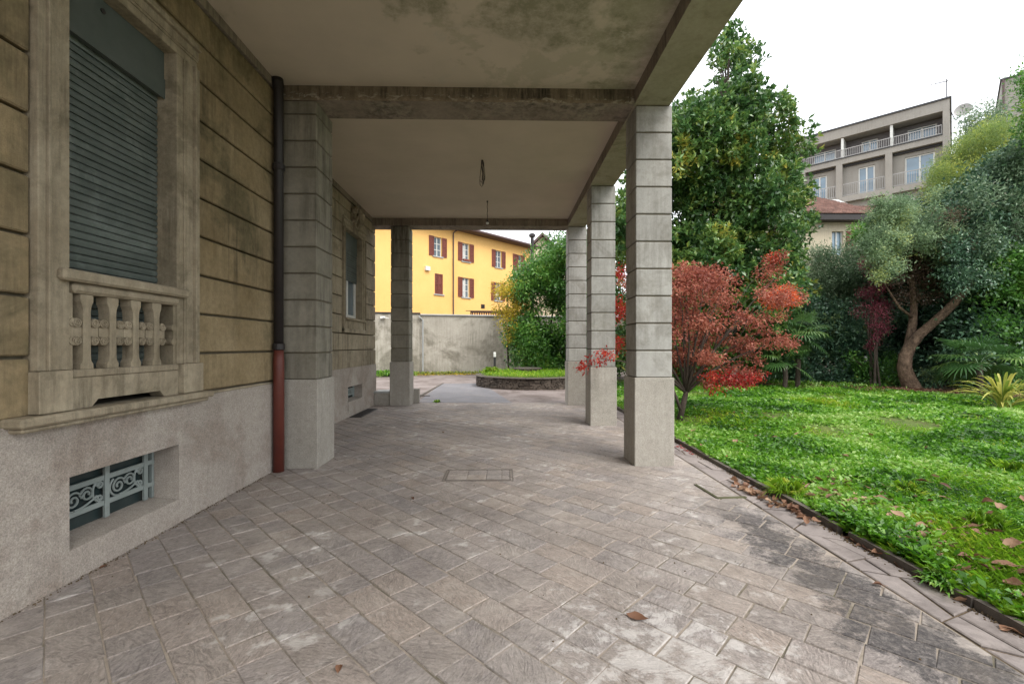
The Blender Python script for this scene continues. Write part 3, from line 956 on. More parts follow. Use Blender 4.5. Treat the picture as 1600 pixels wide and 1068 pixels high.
def grille(x, y0, y1, z0, z1, parent, cells_=3):
    m = MB(); m.box(x - 0.06, x - 0.04, y0, y1, z0, z1, 0.5)
    pane = m.build('basement_window', M['dark_pane'], parent)
    m = MB(); zt, zb = z0 + (z1 - z0) * 0.68, z0 + (z1 - z0) * 0.26
    pitch = 0.352
    ybars = [y1 - 0.094 - pitch * i for i in range(cells_)]
    for yb in ybars:
        if yb > y0: m.cbox(x - 0.014, x + 0.006, yb - 0.019, yb + 0.019, z0 + 0.005, z1, 0.002)
    for zz in (zt, zb): m.cbox(x - 0.020, x - 0.002, y0, y1, zz - 0.018, zz + 0.018, 0.002)
    m.cbox(x - 0.03, x + 0.0, y1 - 0.028, y1 - 0.008, z0, z1, 0.002)
    m.build('grille_bar', M['grille'], pane)
    m = MB()
    mid = (zt + zb) / 2; H = (zt - zb) / 2 - 0.015
    for i in range(cells_):
        ya = ybars[i] - pitch + 0.02; yb = ybars[i] - 0.02
        sets = []
        sets.append(spiral(ya + 0.085, mid - 0.002, 0.060, 1.6, 0.0, 1))
        sets.append(spiral(ya + 0.185, mid + 0.012, 0.052, 1.6, math.pi, -1))
        sets.append([(0, ya + 0.015 + 0.075 - 0.08 * math.cos(t), mid - 0.0 - H * 0.98 * math.sin(t)) for t in np.linspace(-0.9, 1.5, 12)])
        sets.append([(0, ya + 0.09 + 0.17 * t, mid - H + 0.004 + 0.05 * t * t) for t in np.linspace(0, 1, 8)])
        sets.append([(0, ya + 0.255 - 0.028 * math.cos(t) , mid + 0.01 + 0.06 * math.sin(t)) for t in np.linspace(-1.4, 1.4, 8)])
        sets.append(spiral(yb - 0.030, mid + H - 0.03, 0.027, 1.3, math.pi, -1, 14, 0.008))
        sets.append(spiral(yb - 0.035, mid - H + 0.032, 0.027, 1.3, math.pi, 1, 14, 0.008))
        for s_ in sets:
            s_ = [(x - 0.006, p[1], p[2]) for p in s_ if p[1] > y0 + 0.004]
            if len(s_) > 2: m.tube(s_, 0.0075, 6)
    m.build('scrollwork', M['grille'], pane)
    return pane


grille(-2.845, BAS[0], BAS[1], BAS[2] + 0.028, BAS[3], villa)
m = MB(); m.box(-2.93, -2.90, BAS[0], BAS[1], BAS[2], BAS[3], 0.5)

# drainpipe
XPp, YPp = -2.585, 5.235
m = MB(); m.tube([(XPp - 0.02, YPp, CT - 0.01), (XPp - 0.01, YPp, 4.46), (XPp, YPp, 4.40), (XPp, YPp, 1.42)], [0.07, 0.066, 0.052, 0.052], 14)
dp = m.build('drainpipe', M['pipe_dark'], villa, smooth=True)
m = MB(); m.tube([(XPp, YPp, 1.43), (XPp, YPp, 1.25), (XPp, YPp, -0.01)], [0.052, 0.060, 0.060], 14); m.build('pipe_foot', M['pipe_red'], dp, smooth=True)['label'] = 'rust-red lower length'
for zz in (3.47, 1.40):
    m = MB(); m.lathe((XPp, YPp, zz), [(0.056, 0), (0.066, 0.01), (0.066, 0.07), (0.056, 0.08)], 14); m.build('pipe_collar', M['pipe_dark'], dp)

# far wall, set back
m = MB()
for a0, a1, b0, b1 in holes_split(YP1 + 0.45, 11.14, 1.30, CT + 0.3, [(W2[0] - .02, W2[1] + .02, W2[2] - .2, W2[3] + .02)]):
    m.box(-3.65, XB - 0.045, a0, a1, b0, b1, 0.5)
m.box(-3.6, XW - 0.02, YP1 + 0.45, YP1 + 0.52, 0, CT + 0.3, 0.5)
wall2 = m.build('wall', M['groove'], villa)
m = MB()
for a0, a1, b0, b1 in holes_split(YP1 + 0.5, 11.18, -0.05, 1.0, [B2]):
    m.box(-3.5, XB + 0.012, a0, a1, b0, b1, 0.5)
m.build('plinth', M['plinth'], villa)
m = MB(); m.box(-3.5, XB, YP1 + 0.5, 11.16, 1.002, 1.352, 0.5); m.build('wall_band', M['stone_grey'], villa)
f20, f21 = 8.86, 10.30
c2 = [1.36, 1.70, 2.06, 2.42, 2.78, 3.14, 3.50, 3.86, 4.20, 4.42]
for z0, z1 in zip(c2, c2[1:]):
    spans = [(f21 + 0.004, 11.15), (YP1 + 0.55, f20 - 0.004)] if z0 > 1.6 and z1 < 4.1 else [(YP1 + 0.55, 8.4), (8.41, 11.15)]
    for a, b in spans:
        m = MB(); m.cbox(XB - 0.1, XB - 0.003, a, b, z0 + 0.009, z1 - 0.009, 0.009); m.build('block', M['stone_grey'], wall2)
m = MB(); m.box(XB - 0.1, XB + 0.014, YP1 + 0.55, 11.15, 4.43, CT - 0.001, 0.5); m.build('cornice_band', M['beam'], villa)
m = surround(XB, W2[0], W2[1], W2[2], W2[3], f20, f21, 4.03, 0.3, ped=1.74)
m.cbox(XB - 0.2, XB + 0.05, f20, f21, 1.715, 1.80, 0.006); m.box(XB - 0.3, XB + 0.012, W2[0], W2[1], 1.80, W2[2] - 0.002, 0.3)
m.cbox(XB - 0.2, XB + 0.07, f20 + 0.1, f21 - 0.1, W2[2], W2[2] + 0.05, 0.008)
fr2 = m.build('window_surround', M['stone_grey'], villa)
m = MB(); x2 = XB - 0.16
m.box(x2 - 0.03, x2 - 0.02, W2[0], W2[1], W2[2], W2[3])
far_win = m.build('window', M['glass'], villa)
m = MB()
for a in (W2[0], (W2[0] + W2[1]) / 2 - 0.035, W2[1] - 0.07): m.cbox(x2 - 0.018, x2 + 0.02, a, a + 0.07, W2[2] + .05, 2.95, 0.004)
m.cbox(x2 - 0.016, x2 + 0.018, W2[0] + .001, W2[1] - .001, W2[2] + .05, W2[2] + 0.14, 0.004)
m.build('window_frame', M['white'], far_win)
m = MB(); m.box(x2 - 0.019, x2 - 0.012, W2[0] + .1, W2[0] + .42, W2[2] + .14, 2.95); m.build('curtain', M['curtain'], far_win)
m = MB(); m.box(x2 + 0.005, x2 + 0.05, W2[0], W2[1], 3.45, W2[3]); m.build('shutter_box', M['shutter_box'], far_win)
m = MB()
m.prism([(-0.018, 0.002), (0.0, 0.0), (0.006, 0.026), (-0.006, 0.0465), (-0.018, 0.048)],
        lambda a, b: (a, -(W2[1] - W2[0]) / 2 + .004, b), lambda a, b: (a, (W2[1] - W2[0]) / 2 - .004, b), 0.0)
slat2 = m.mesh('slat', M['shutter'])
z = 2.82
while z < 3.44:
    place(slat2, 'slat', far_win, (x2 + 0.04, (W2[0] + W2[1]) / 2, z)); z += 0.0505
# carved keystone above the far window
m = MB(); yc = 9.58
m.prism([(-0.17, 0), (0.17, 0), (0.22, 0.20), (0.15, 0.42), (-0.15, 0.42), (-0.22, 0.20)], lambda a, b: (XB + 0.06, yc + a, 3.93 + b), lambda a, b: (XB - 0.1, yc + a, 3.93 + b), 0.2)
for s_ in (-1, 1):
    for cy_, cz_, rr in ((0.15, 4.27, 0.085), (0.17, 4.06, 0.065), (0.05, 4.14, 0.05)):
        m.tube([(XB + 0.03, yc + s_ * cy_, cz_), (XB + 0.09, yc + s_ * cy_, cz_)], [rr, rr * 0.8], 12, 0.2)
        sp = [(XB + 0.10, yc + s_ * cy_ + p[1] * s_, cz_ + p[2]) for p in spiral(0, 0, rr, 1.4, 0, 1, 16)]
        m.tube(sp, 0.012, 5, 0.2)
m.tube([(XB + 0.05, yc, 3.93), (XB + 0.14, yc, 4.05), (XB + 0.15, yc, 4.2), (XB + 0.1, yc, 4.33)], [0.04, 0.065, 0.075, 0.04], 10, 0.2)
m.build('carved_keystone', M['stone_grey'], villa)
m = MB(); m.hexa([(-3.45, B2[0] + .003, 0.13), (XB + .02, B2[0] + .003, 0.13), (XB + .02, B2[1] - .003, 0.13), (-3.45, B2[1] - .003, 0.13)],
                 [(-3.45, B2[0] + .003, 0.33), (XB + .02, B2[0] + .003, 0.305), (XB + .02, B2[1] - .003, 0.305), (-3.45, B2[1] - .003, 0.33)], 0.5)
m.build('sloping_sill', M['plinth'], villa)
grille(-3.30, B2[0], B2[1], 0.32, B2[3], villa)

# ================================================================== THINGS ON THE FLOOR
gq = [G(544, 651.5), G(552, 651.5), G(578, 640.6), G(560, 640.6)]
m = MB(); gx0, gx1, gy0, gy1 = -3.10, -2.86, 9.15, 10.35
m.box(gx0, gx1, gy0, gy0 + .02, 0, .012); m.box(gx0, gx1, gy1 - .02, gy1, 0, .012); m.box(gx0, gx0 + .02, gy0 + .02, gy1 - .02, 0, .012); m.box(gx1 - .02, gx1, gy0 + .02, gy1 - .02, 0, .012)
m.box(gx0 + .02, gx1 - .02, gy0 + .02, gy1 - .02, 0, .005)
for i in range(28):
    yy = gy0 + 0.04 + i * 0.0405
    m.box(gx0 + .02, gx1 - .02, yy, yy + 0.016, 0.005, 0.011)
tag(m.build('floor_grate', M['pipe_dark']), 'dark metal light-well grate lying in the floor under the far basement window', 'grate')

ac = thing('access_cover', 'rectangular access cover filled with paving, thin metal rim, in the middle of the portico floor', 'cover', ((cov[0] + cov[1]) / 2, (cov[2] + cov[3]) / 2, 0))
m = MB(); x0, x1, y0, y1 = cov
for a in ((x0, x1, y0, y0 + .012), (x0, x1, y1 - .012, y1), (x0, x0 + .012, y0 + .012, y1 - .012), (x1 - .012, x1, y0 + .012, y1 - .012)):
    m.box(*a, -.01, 0.0065)
    i = 0.030
for a in ((x0 + i, x1 - i, y0 + i, y0 + i + .006), (x0 + i, x1 - i, y1 - i - .006, y1 - i), (x0 + i, x0 + i + .006, y0 + i, y1 - i), (x1 - i - .006, x1 - i, y0 + i, y1 - i)):
    m.box(*a, -.01, 0.0105)
m.build('rim', metal('worn_steel_rim', (0.11, 0.09, 0.075), (0.18, 0.155, 0.13), 0.6), ac)
cuts = [x0 + .037, x0 + .26, x0 + .47, x0 + .64, x1 - .037]
for a, b in zip(cuts, cuts[1:]):
    mb = MB(); sk = random.uniform(-.05, .05)
    ym = y0 + (y1 - y0) * random.uniform(.4, .6)
    stone_shape(mb, [(a, y0 + .037), (b, y0 + .037), (b, ym + sk), (a, ym - sk)], 0.0075, 0.003, random.random()); mb.build('paver', M['paver'], ac)
    mb = MB(); stone_shape(mb, [(a, ym - sk), (b, ym + sk), (b, y1 - .037), (a, y1 - .037)], 0.0075, 0.003, random.random()); mb.build('paver', M['paver'], ac)

pa_, pb_, pc_ = G(1086, 757), G(1121, 778.5), G(1166, 777)
m = MB()
for a, b in ((pa_, pb_), (pb_, pc_)):
    d = (b - a).normalized(); s_ = d.cross(Vector((0, 0, 1)))
    for off, wd in ((-0.010, 0.005), (0.010, 0.005)):
        m.prism([(0, 0), (1, 0), (1, 1), (0, 1)], lambda u, v: a + (b - a) * u + s_ * (off + wd * (v - .5)) + Vector((0, 0, 0.012)), lambda u, v: a + (b - a) * u + s_ * (off + wd * (v - .5)) + Vector((0, 0, -.01)), 0.5)
    m.prism([(0, 0), (1, 0), (1, 1), (0, 1)], lambda u, v: a + (b - a) * u + s_ * (.016 * (v - .5)) + Vector((0, 0, 0.007)), lambda u, v: a + (b - a) * u + s_ * (.016 * (v - .5)) + Vector((0, 0, -.01)), 0.5)
tag(m.build('metal_edging', surf('mossy_metal', (0.10, 0.10, 0.055), (0.15, 0.15, 0.09), 8, 0.9, vary=0)), 'short mossy metal angle set in the paving near the kerb, bent like an L', 'edging')

# hanging wires
def wires(loc, label, loops):
    t = thing('ceiling_wire', label, 'wire', loc)
    m = MB(); m.lathe((loc[0], loc[1], loc[2] - 0.03), [(0.012, 0), (0.018, 0.015), (0.018, 0.029)], 8); m.build('hook', M['wire'], t)
    return t
wp = P(753.5, 234, 7.45); wp.z = CT
t = wires(wp, 'tangled loop of bare wires hanging from the far ceiling panel, the nearer of two', 1)
m = MB()
for kx, ln, wd in ((0, 0.42, 0.055), (1, 0.36, 0.075), (2, 0.40, 0.03), (3, .33, .045)):
    pts = []
    for i in range(13):
        a = i / 12 * 2 * math.pi
        pts.append((wp.x + wd * math.sin(a) * (0.12 + 0.88 * ((1 - math.cos(a)) / 2) ** 2.2) + 0.012 * (kx - 1), wp.y + 0.02 * math.sin(a + kx), wp.z - 0.02 - ln * (1 - math.cos(a)) / 2))
    m.tube(pts, 0.0045, 5)
m.build('wire_loop', M['wire'], t)
wp = P(761.5, 314, 9.55); wp.z = CT
t = wires(wp, 'twisted wire with a small bulb holder hanging from the ceiling near the far beam', 0)
m = MB(); m.tube([(wp.x + 0.006 * math.sin(i * 1.7), wp.y, wp.z - 0.01 - i * 0.04) for i in range(11)], 0.006, 5); m.build('wire', M['wire'], t)
m = MB(); m.lathe((wp.x, wp.y, wp.z - 0.50), [(0.006, 0), (0.028, 0.01), (0.034, 0.035), (0.022, 0.05)], 10); m.build('bulb', M['opal'], t, smooth=True)
m = MB(); m.lathe((wp.x, wp.y, wp.z - 0.45), [(0.022, 0), (0.022, 0.045), (0.010, 0.06)], 10); m.build('lamp_holder', M['bulb'], t)
# ================================================================== BUILDINGS BEYOND
class Frame:
    """facade frame: s along the wall, d outwards, z up"""
    def __init__(s, O, ang, inward_right):
        s.O = Vector((O[0], O[1], 0))
        s.u = Vector((math.sin(ang), math.cos(ang), 0))
        n = Vector((s.u.y, -s.u.x, 0))
        if n.dot(-s.O) < 0: n = -n
        s.n = n

    def T(s, p): return s.O + s.u * p[0] + s.n * p[1] + Vector((0, 0, p[2]))

    def s_of(s, px, d=0.0):
        a = P(px, 540, 1.0); k = a.x / a.y
        O = s.O + s.n * d
        return (k * O.y - O.x) / (s.u.x - k * s.u.y)

    def mb(s):
        if s.u.x * s.n.y - s.u.y * s.n.x < 0:
            return MB(T=lambda p: s.T(p))
        return MB(T=lambda p: s.T(p))


def fix_normals(o):
    import bmesh
    b = bmesh.new(); b.from_mesh(o.data)
    bmesh.ops.recalc_face_normals(b, faces=b.faces)
    b.to_mesh(o.data); b.free()
    return o


# ---- yellow house
Y = Frame((-3.26, 40.0), R(43.7), True)
yh = thing('house', 'yellow rendered house with red-brown shutters standing beyond the grey boundary wall', 'house', tuple(Y.T((0, -4, 0))))
wins = [(-3.13, 8.95, 1.62, 'open'), (0.0, 8.95, 1.62, 'open'), (4.18, 8.95, 1.62, 'open'), (7.14, 8.98, 1.62, 'closed2'),
        (-3.02, 5.78, 1.72, 'closed'), (0.0, 5.76, 1.74, 'open'), (4.1, 5.76, 1.74, 'open'), (7.14, 5.76, 1.74, 'open')]
HW = 0.43
m = Y.mb()
for a0, a1, b0, b1 in holes_split(-16, 8.8, 0, 11.5, [(s_ - HW, s_ + HW, z, z + h) for s_, z, h, k_ in wins]):
    m.box(a0, a1, -0.3, 0, b0, b1, 0.5)
m.box(-16, 8.8, -9, -0.302, 0, 11.5, 0.5)
fix_normals(m.build('wall', M['yellow'], yh))
for i, (s_, z, h, k_) in enumerate(wins):
    m = Y.mb(); m.box(s_ - HW, s_ + HW, -0.20, -0.18, z, z + h)
    wn = fix_normals(m.build('window', M['glass'], yh))
    m = Y.mb()
    for a in (s_ - HW, s_ - 0.035, s_ + HW - .07): m.box(a, a + .07, -0.178, -0.13, z, z + h)
    for k in range(4): m.box(s_ - HW + .071, s_ + HW - .071, -0.176, -0.14, z + (h - .06) * k / 3, z + (h - .06) * k / 3 + .05)
    fix_normals(m.build('window_frame', M['white'], wn))
    m = Y.mb(); m.box(s_ - HW - .12, s_ + HW + .12, -0.1, 0.09, z - .09, z); fix_normals(m.build('sill', M['cap'], wn))
    if k_ == 'open' and i in (1, 5):
        m = Y.mb(); m.box(s_ - .3, s_ + .1, -0.175, -0.17, z + .1, z + h - .2); fix_normals(m.build('curtain', M['curtain'], wn))
    if k_ == 'open': sp = [(s_ - HW - .50, s_ - HW - .01, 0.02), (s_ + HW + .01, s_ + HW + .50, 0.02)]
    elif k_ == 'closed2': sp = [(s_ - HW - .50, s_ - HW - .01, 0.02), (s_ + HW - .1, s_ + HW + .40, 0.02), (s_ - HW, s_ - .0, -0.1)]
    else: sp = [(s_ - HW, s_ - .005, -0.06), (s_ + .005, s_ + HW, -0.06)]
    for a, b, d in sp:
        m = Y.mb()
        m.box(a, a + .06, d, d + .05, z, z + h); m.box(b - .06, b, d, d + .05, z, z + h)
        for q in (0, .5, 1): m.box(a + .061, b - .061, d, d + .048, z + (h - .08) * q, z + (h - .08) * q + .08)
        nsl = 15
        for q in range(nsl):
            zz = z + .09 + (h - .18) * q / nsl
            m.hexa([(a + .061, d + .005, zz), (b - .061, d + .005, zz), (b - .061, d + .02, zz - .01), (a + .061, d + .02, zz - .01)][::1],
                   [(a + .061, d + .015, zz + .085), (b - .061, d + .015, zz + .085), (b - .061, d + .03, zz + .07), (a + .061, d + .03, zz + .07)], 0.5)
        fix_normals(m.build('shutter', M['brown_shutter'], wn))
# flower box in the second upper window
m = Y.mb(); m.box(-0.36, 0.36, 0.0, 0.16, 8.98, 9.14); pot = fix_normals(m.build('flower_box', M['brown_shutter'], yh))
# eave, gutter and roof
m = Y.mb()
m.hexa([(-16.6, -9.6, 11.5), (9.5, -9.6, 11.5), (9.5, 0.75, 11.5), (-16.6, 0.75, 11.5)], [(-16.6, -9.6, 11.66), (9.5, -9.6, 11.66), (9.5, 0.75, 11.66), (-16.6, 0.75, 11.66)], 0.5)
fix_normals(m.build('eave', M['eave'], yh))
m = Y.mb(); m.tube([(-16.6, 0.86, 11.62), (9.55, 0.86, 11.62)], 0.13, 8); fix_normals(m.build('gutter', M['eave'], yh))


def tiled_roof(fr, s0, s1, d0, d1, z0, z1, hipl, hipr, parent, cols, rows, mat=None):
    """rows and columns of barrel tiles on one slope, the front one; plain back slope"""
    m = fr.mb()
    for j in range(rows):
        f0, f1 = j / rows, (j + 1.1) / rows
        for i in range(cols):
            a0 = s0 + (s1 - s0) * i / cols; a1 = s0 + (s1 - s0) * (i + 1) / cols; am = (a0 + a1) / 2
            lim0 = s0 + hipl * f0; lim1 = s1 - hipr * f0
            if am < lim0 or am > lim1: continue
            w_ = (a1 - a0); dl = lambda f: d0 + (d1 - d0) * f; zl = lambda f: z0 + (z1 - z0) * f
            r = random.random(); hh = min(0.07, w_ * .35)
            ids = []
            for f, up in ((f0, 0.03), (min(f1, 1), 0.0)):
                ids.append([m.pt((a0, dl(f), zl(f) + up)), m.pt((a0 + w_ * .2, dl(f), zl(f) + up + hh)), m.pt((a0 + w_ * .6, dl(f), zl(f) + up + hh)), m.pt((a0 + w_ * .78, dl(f), zl(f) + up)), m.pt((a1, dl(f), zl(f) + up))])
            for k in range(4): m.face([ids[0][k], ids[0][k + 1], ids[1][k + 1], ids[1][k]], r)
            m.face(ids[0][:4] + [], r)
    o = fix_normals(m.build('roof_tiles', mat or M['tile'], parent))
    return tag(o, kind='stuff')


tiled_roof(Y, -16.6, 9.5, 0.72, -4.5, 11.67, 13.4, 3, 4.5, yh, 100, 16)
m = Y.mb()
m.hexa([(-16.6, -9.7, 11.662), (9.5, -9.7, 11.662), (9.5, 0.70, 11.662), (-16.6, 0.70, 11.662)], [(-13.6, -4.6, 13.38), (5.0, -4.6, 13.38), (5.0, -4.5, 13.38), (-13.6, -4.5, 13.38)], 0.5)
fix_normals(m.build('roof', M['tile'], yh))
s_p = Y.s_of(708.4, 0.08)
m = Y.mb(); m.tube([(s_p + .35, 0.75, 11.55), (s_p + .1, 0.2, 11.35), (s_p, 0.09, 11.2), (s_p, 0.09, 2)], 0.055, 8); fix_normals(m.build('rain_pipe', M['eave'], yh))
s_b = Y.s_of(668, 0.1)
m = Y.mb(); m.box(s_b - .22, s_b + .22, 0, .2, 7.62, 7.95); fix_normals(m.build('wall_box', M['white'], yh))
s_b = Y.s_of(754.5, 0.02)
m = Y.mb(); m.box(s_b - .22, s_b + .22, 0, .05, 4.92, 5.28)
for q in range(4): m.box(s_b - .19, s_b + .19, .051, .07, 4.95 + q * .085, 4.99 + q * .085)
fix_normals(m.build('vent_grate', M['pipe_dark'], yh))

# ---- chimney pipe + pale house behind the bush
cp = P(831.5, 412, 33)
fp = thing('flue_pipe', 'tall dark flue pipe with a cap rising behind the boundary wall beside the yellow house', 'pipe', (cp.x, cp.y, 0))
m = MB(); zt = P(831, 371, 33).z
m.tube([(cp.x, cp.y, 0), (cp.x, cp.y, zt)], 0.13, 10); m.build('pipe', M['pipe_dark'], fp)
m = MB(); m.lathe((cp.x, cp.y, zt), [(0.13, 0), (0.24, 0.06), (0.24, 0.22), (0.14, 0.3)], 10); m.build('cap', M['pipe_dark'], fp)

PH = Frame(tuple(P(850, 540, 52))[:2], R(90), True)
ph = thing('house', 'pale cream house with brown gabled roof showing above the laurel bush in the yard', 'house', tuple(PH.T((2, -4, 0))))
zr = P(846, 366, 52).z; ze = P(820, 392, 52).z
m = PH.mb(); g0 = PH.s_of(822); g1 = PH.s_of(872)
m.prism([(g0, 0), (g1, 0), (g1, ze - .3), ((g0 + g1) / 2, zr - .25), (g0, ze - .3)], lambda a, b: (a, 0, b), lambda a, b: (a, -14, b), 0.5)
g2 = PH.s_of(960)
m.box(g1 + 0.01, g2, -12, -1.5, 0, ze - .6, 0.5)
fix_normals(m.build('wall', M['cream'], ph))
m = PH.mb()
for sa, sb in ((g0 - .5, (g0 + g1) / 2), (g1 + .5, (g0 + g1) / 2)):
    m.prism([(sa, ze - .55), (sb, zr - .2), (sb, zr + .12), (sa, ze - .25)], lambda a, b: (a, .6, b), lambda a, b: (a, -14.3, b), 0.5)
fix_normals(m.build('roof', M['eave'], ph))
tiled_roof(PH, g1 - 0.4, g2 + .6, -0.9, -6.5, ze - .6, ze + 1.1, 0, 3, ph, 34, 12)

# ---- boundary wall of the yard
wd = Vector((7.44, 1.6)).normalized()
BW = Frame((-5.9, 22.4), math.atan2(wd.x, wd.y), True)
bw = thing('boundary_wall', 'stained grey rendered boundary wall with a thin pale cap at the end of the yard', 'wall', tuple(BW.T((4, 0, 0))))
sj = BW.s_of(657)
m = BW.mb(); m.box(sj, 15, -0.3, 0, -0.1, 3.0, 0.5); fix_normals(m.build('wall_panel', M['wall'], bw))
m = BW.mb(); m.box(-8, sj - .004, -0.36, -0.05, -0.1, 3.06, 0.5); fix_normals(m.build('wall_panel', M['wall'], bw))
m = BW.mb(); m.hexa([(sj, -0.38, 3.0), (15, -0.38, 3.0), (15, 0.07, 3.0), (sj, 0.07, 3.0)], [(sj, -0.38, 3.09), (15, -0.38, 3.09), (15, 0.07, 3.05), (sj, 0.07, 3.05)], .5)
fix_normals(m.build('wall_cap', M['cap'], bw))
m = BW.mb(); m.hexa([(-8, -0.42, 3.06), (sj - .005, -0.42, 3.06), (sj - .005, 0.0, 3.06), (-8, 0.0, 3.06)], [(-8, -0.42, 3.16), (sj - .005, -0.42, 3.16), (sj - .005, 0, 3.12), (-8, 0, 3.12)], .5)
fix_normals(m.build('wall_cap', M['pipe_dark'], bw))
m = BW.mb(); m.tube([(sj + .12, .05, 0), (sj + .12, .05, 2.75), (sj - .1, .06, 2.95)], 0.035, 8); fix_normals(m.build('conduit', M['cap'], bw))
m = BW.mb(); s1 = BW.s_of(598); m.box(s1 - .12, s1 + .12, .0, .1, 2.8, 2.92); m.tube([(s1, .1, 2.86), (s1 + .3, .2, 2.8)], .02, 6); fix_normals(m.build('lamp_bracket', M['white'], bw))
# garden boundary wall behind the hedge
m = MB(); m.box(7.6, 40, 24.6, 24.9, -0.1, 2.9, 0.5)
o = m.build('garden_wall', M['wall']); tag(o, 'long grey garden wall almost hidden behind the evergreen hedge', 'wall')

# lattice canopy over the wall
c0_, c1_ = P(735, 493, 30), P(788, 486, 30)
ca = thing('canopy', 'low brown slatted canopy showing just over the boundary wall before the yellow house', 'canopy', tuple(P(760, 500, 31)))
CF = Frame((c0_.x, c0_.y), R(80), True)
Lc = 4.2
m = CF.mb(); m.box(0, Lc, -.05, 0, 3.66, 3.76); m.box(0, Lc, -.05, 0, 3.36, 3.42); m.box(0, .08, -.07, -.052, 0, 3.76); m.box(Lc - .08, Lc, -.07, -.052, 0, 3.76); fix_normals(m.build('canopy_frame', M['eave'], ca))
sl_ = CF.mb(); sl_.box(-0.03, 0.03, -.045, -.005, 3.422, 3.658, 0.0); sm = None
for i in range(26):
    m = CF.mb(); m.box(.1 + i * .157, .19 + i * .157, -.045, -.006, 3.422, 3.658); fix_normals(m.build('slat', M['brown_shutter'], ca))
m = CF.mb(); m.hexa([(-.1, -2.4, 3.95), (Lc + .1, -2.4, 3.95), (Lc + .1, .1, 3.765), (-.1, .1, 3.765)], [(-.1, -2.4, 4.0), (Lc + .1, -2.4, 4.0), (Lc + .1, .1, 3.81), (-.1, .1, 3.81)]); fix_normals(m.build('canopy_roof', M['eave'], ca))

# ---- round planter
PC = Vector((1.05, 16.75, 0)); PR = 2.02
pl = thing('round_planter', 'low round raised bed of dark dry stone planted with bright grass in the yard', 'planter', tuple(PC))
m = MB(); m.lathe(PC, [(PR - .10, -.05), (PR - .10, .30)], 48); m.build('planter_core', M['pipe_dark'], pl)
m = MB()
for c in range(9):
    a = random.random(); z0 = -.02 + c * .042
    while a < 2 * math.pi + .02:
        ln = random.uniform(.08, .26) / PR
        o_ = random.uniform(-.012, .02)
        p = lambda aa, rr, z: (PC.x + rr * math.cos(aa), PC.y + rr * math.sin(aa), z)
        g = .012
        h0, h1 = z0 + random.uniform(0, .005), z0 + .038 + random.uniform(-.004, .002)
        m.hexa([p(a, PR - .2, h0), p(a, PR + o_, h0), p(a + ln - g, PR + o_, h0), p(a + ln - g, PR - .2, h0)],
               [p(a, PR - .2, h1), p(a, PR + o_ - .004, h1), p(a + ln - g, PR + o_ - .004, h1), p(a + ln - g, PR - .2, h1)])
        a += ln
tag(m.build('dry_stone_course', M['drystone'], pl), kind='stuff')
m = MB()
n_ = 22
for i in range(n_):
    a, b = i / n_ * 2 * math.pi, (i + .97) / n_ * 2 * math.pi
    o_ = random.uniform(0, .05)
    p = lambda aa, rr, z: (PC.x + rr * math.cos(aa), PC.y + rr * math.sin(aa), z)
    z0, z1 = .362, .380 + random.uniform(0, .012)
    am = (a + b) / 2
    mm = MB()
    for q0, q1 in ((a, am), (am, b)):
        mm.hexa([p(q0, PR - .24, z0), p(q0, PR + .03 + o_, z0), p(q1, PR + .03 + o_, z0), p(q1, PR - .24, z0)],
                [p(q0, PR - .24, z1), p(q0, PR + .02 + o_, z1), p(q1, PR + .02 + o_, z1), p(q1, PR - .24, z1)], 0.4)
    mm.build('coping_stone', M['kerb'], pl)
m = MB(); m.lathe(PC, [(PR - .2, .2), (PR - .24, .38), (.5, .44), (.1, .44)], 40); m.build('planter_soil', M['turf'], pl)
wc = P(824, 582, 17.4)
wl_ = thing('stone_well_ring', 'small grey stone ring with flat lid inside the round planter', 'well', (wc.x, wc.y, .42))
m = MB(); m.lathe((wc.x, wc.y, .36), [(.48, 0), (.48, .19), (.30, .19)], 20); m.build('ring', M['kerb'], wl_)
m = MB(); m.lathe((wc.x, wc.y, .55), [(.56, 0), (.56, .05), (.2, .065)], 20); m.build('lid', M['kerb'], wl_)


def bollard(x, y, z, h, label):
    b = thing('bollard_light', label, 'light', (x, y, z))
    m = MB(); m.lathe((x, y, z), [(.07, 0), (.07, .02), (.045, .03), (.045, h - .20)], 12); m.build('post', M['bulb'], b, smooth=False)
    m = MB(); m.lathe((x, y, z + h - .198), [(.048, 0), (.052, .02), (.052, .15), (.04, .19)], 12); m.build('lamp_head', M['opal'], b)
p_ = P(773, 574, 17.2)
bollard(p_.x, p_.y, .40, .82, 'slim black bollard light with white head standing in the round planter')
p_ = G(1352.6, 603)
bollard(p_.x, p_.y, .03, 1.05, 'slim garden bollard light with pale head at the far edge of the lawn')

# ---- grey apartment block
A = Frame((31.0, 30.4), -R(44.2), True)
ap = thing('apartment_building', 'grey apartment block with railed balconies and loggias seen over the garden trees', 'building', tuple(A.T((4, -5, 0))))
SE = 9.9
wu = [(A.s_of(1464, -1.4), A.s_of(1418, -1.4)), (A.s_of(1372, -1.4), A.s_of(1346, -1.4)), (A.s_of(1306, -1.4), A.s_of(1271, -1.4))]
wl2 = [(A.s_of(1461, -.45), A.s_of(1414, -.45)), (A.s_of(1367, -.45), A.s_of(1341, -.45)), (A.s_of(1292, -.45), A.s_of(1269, -.45))]
m = A.mb()
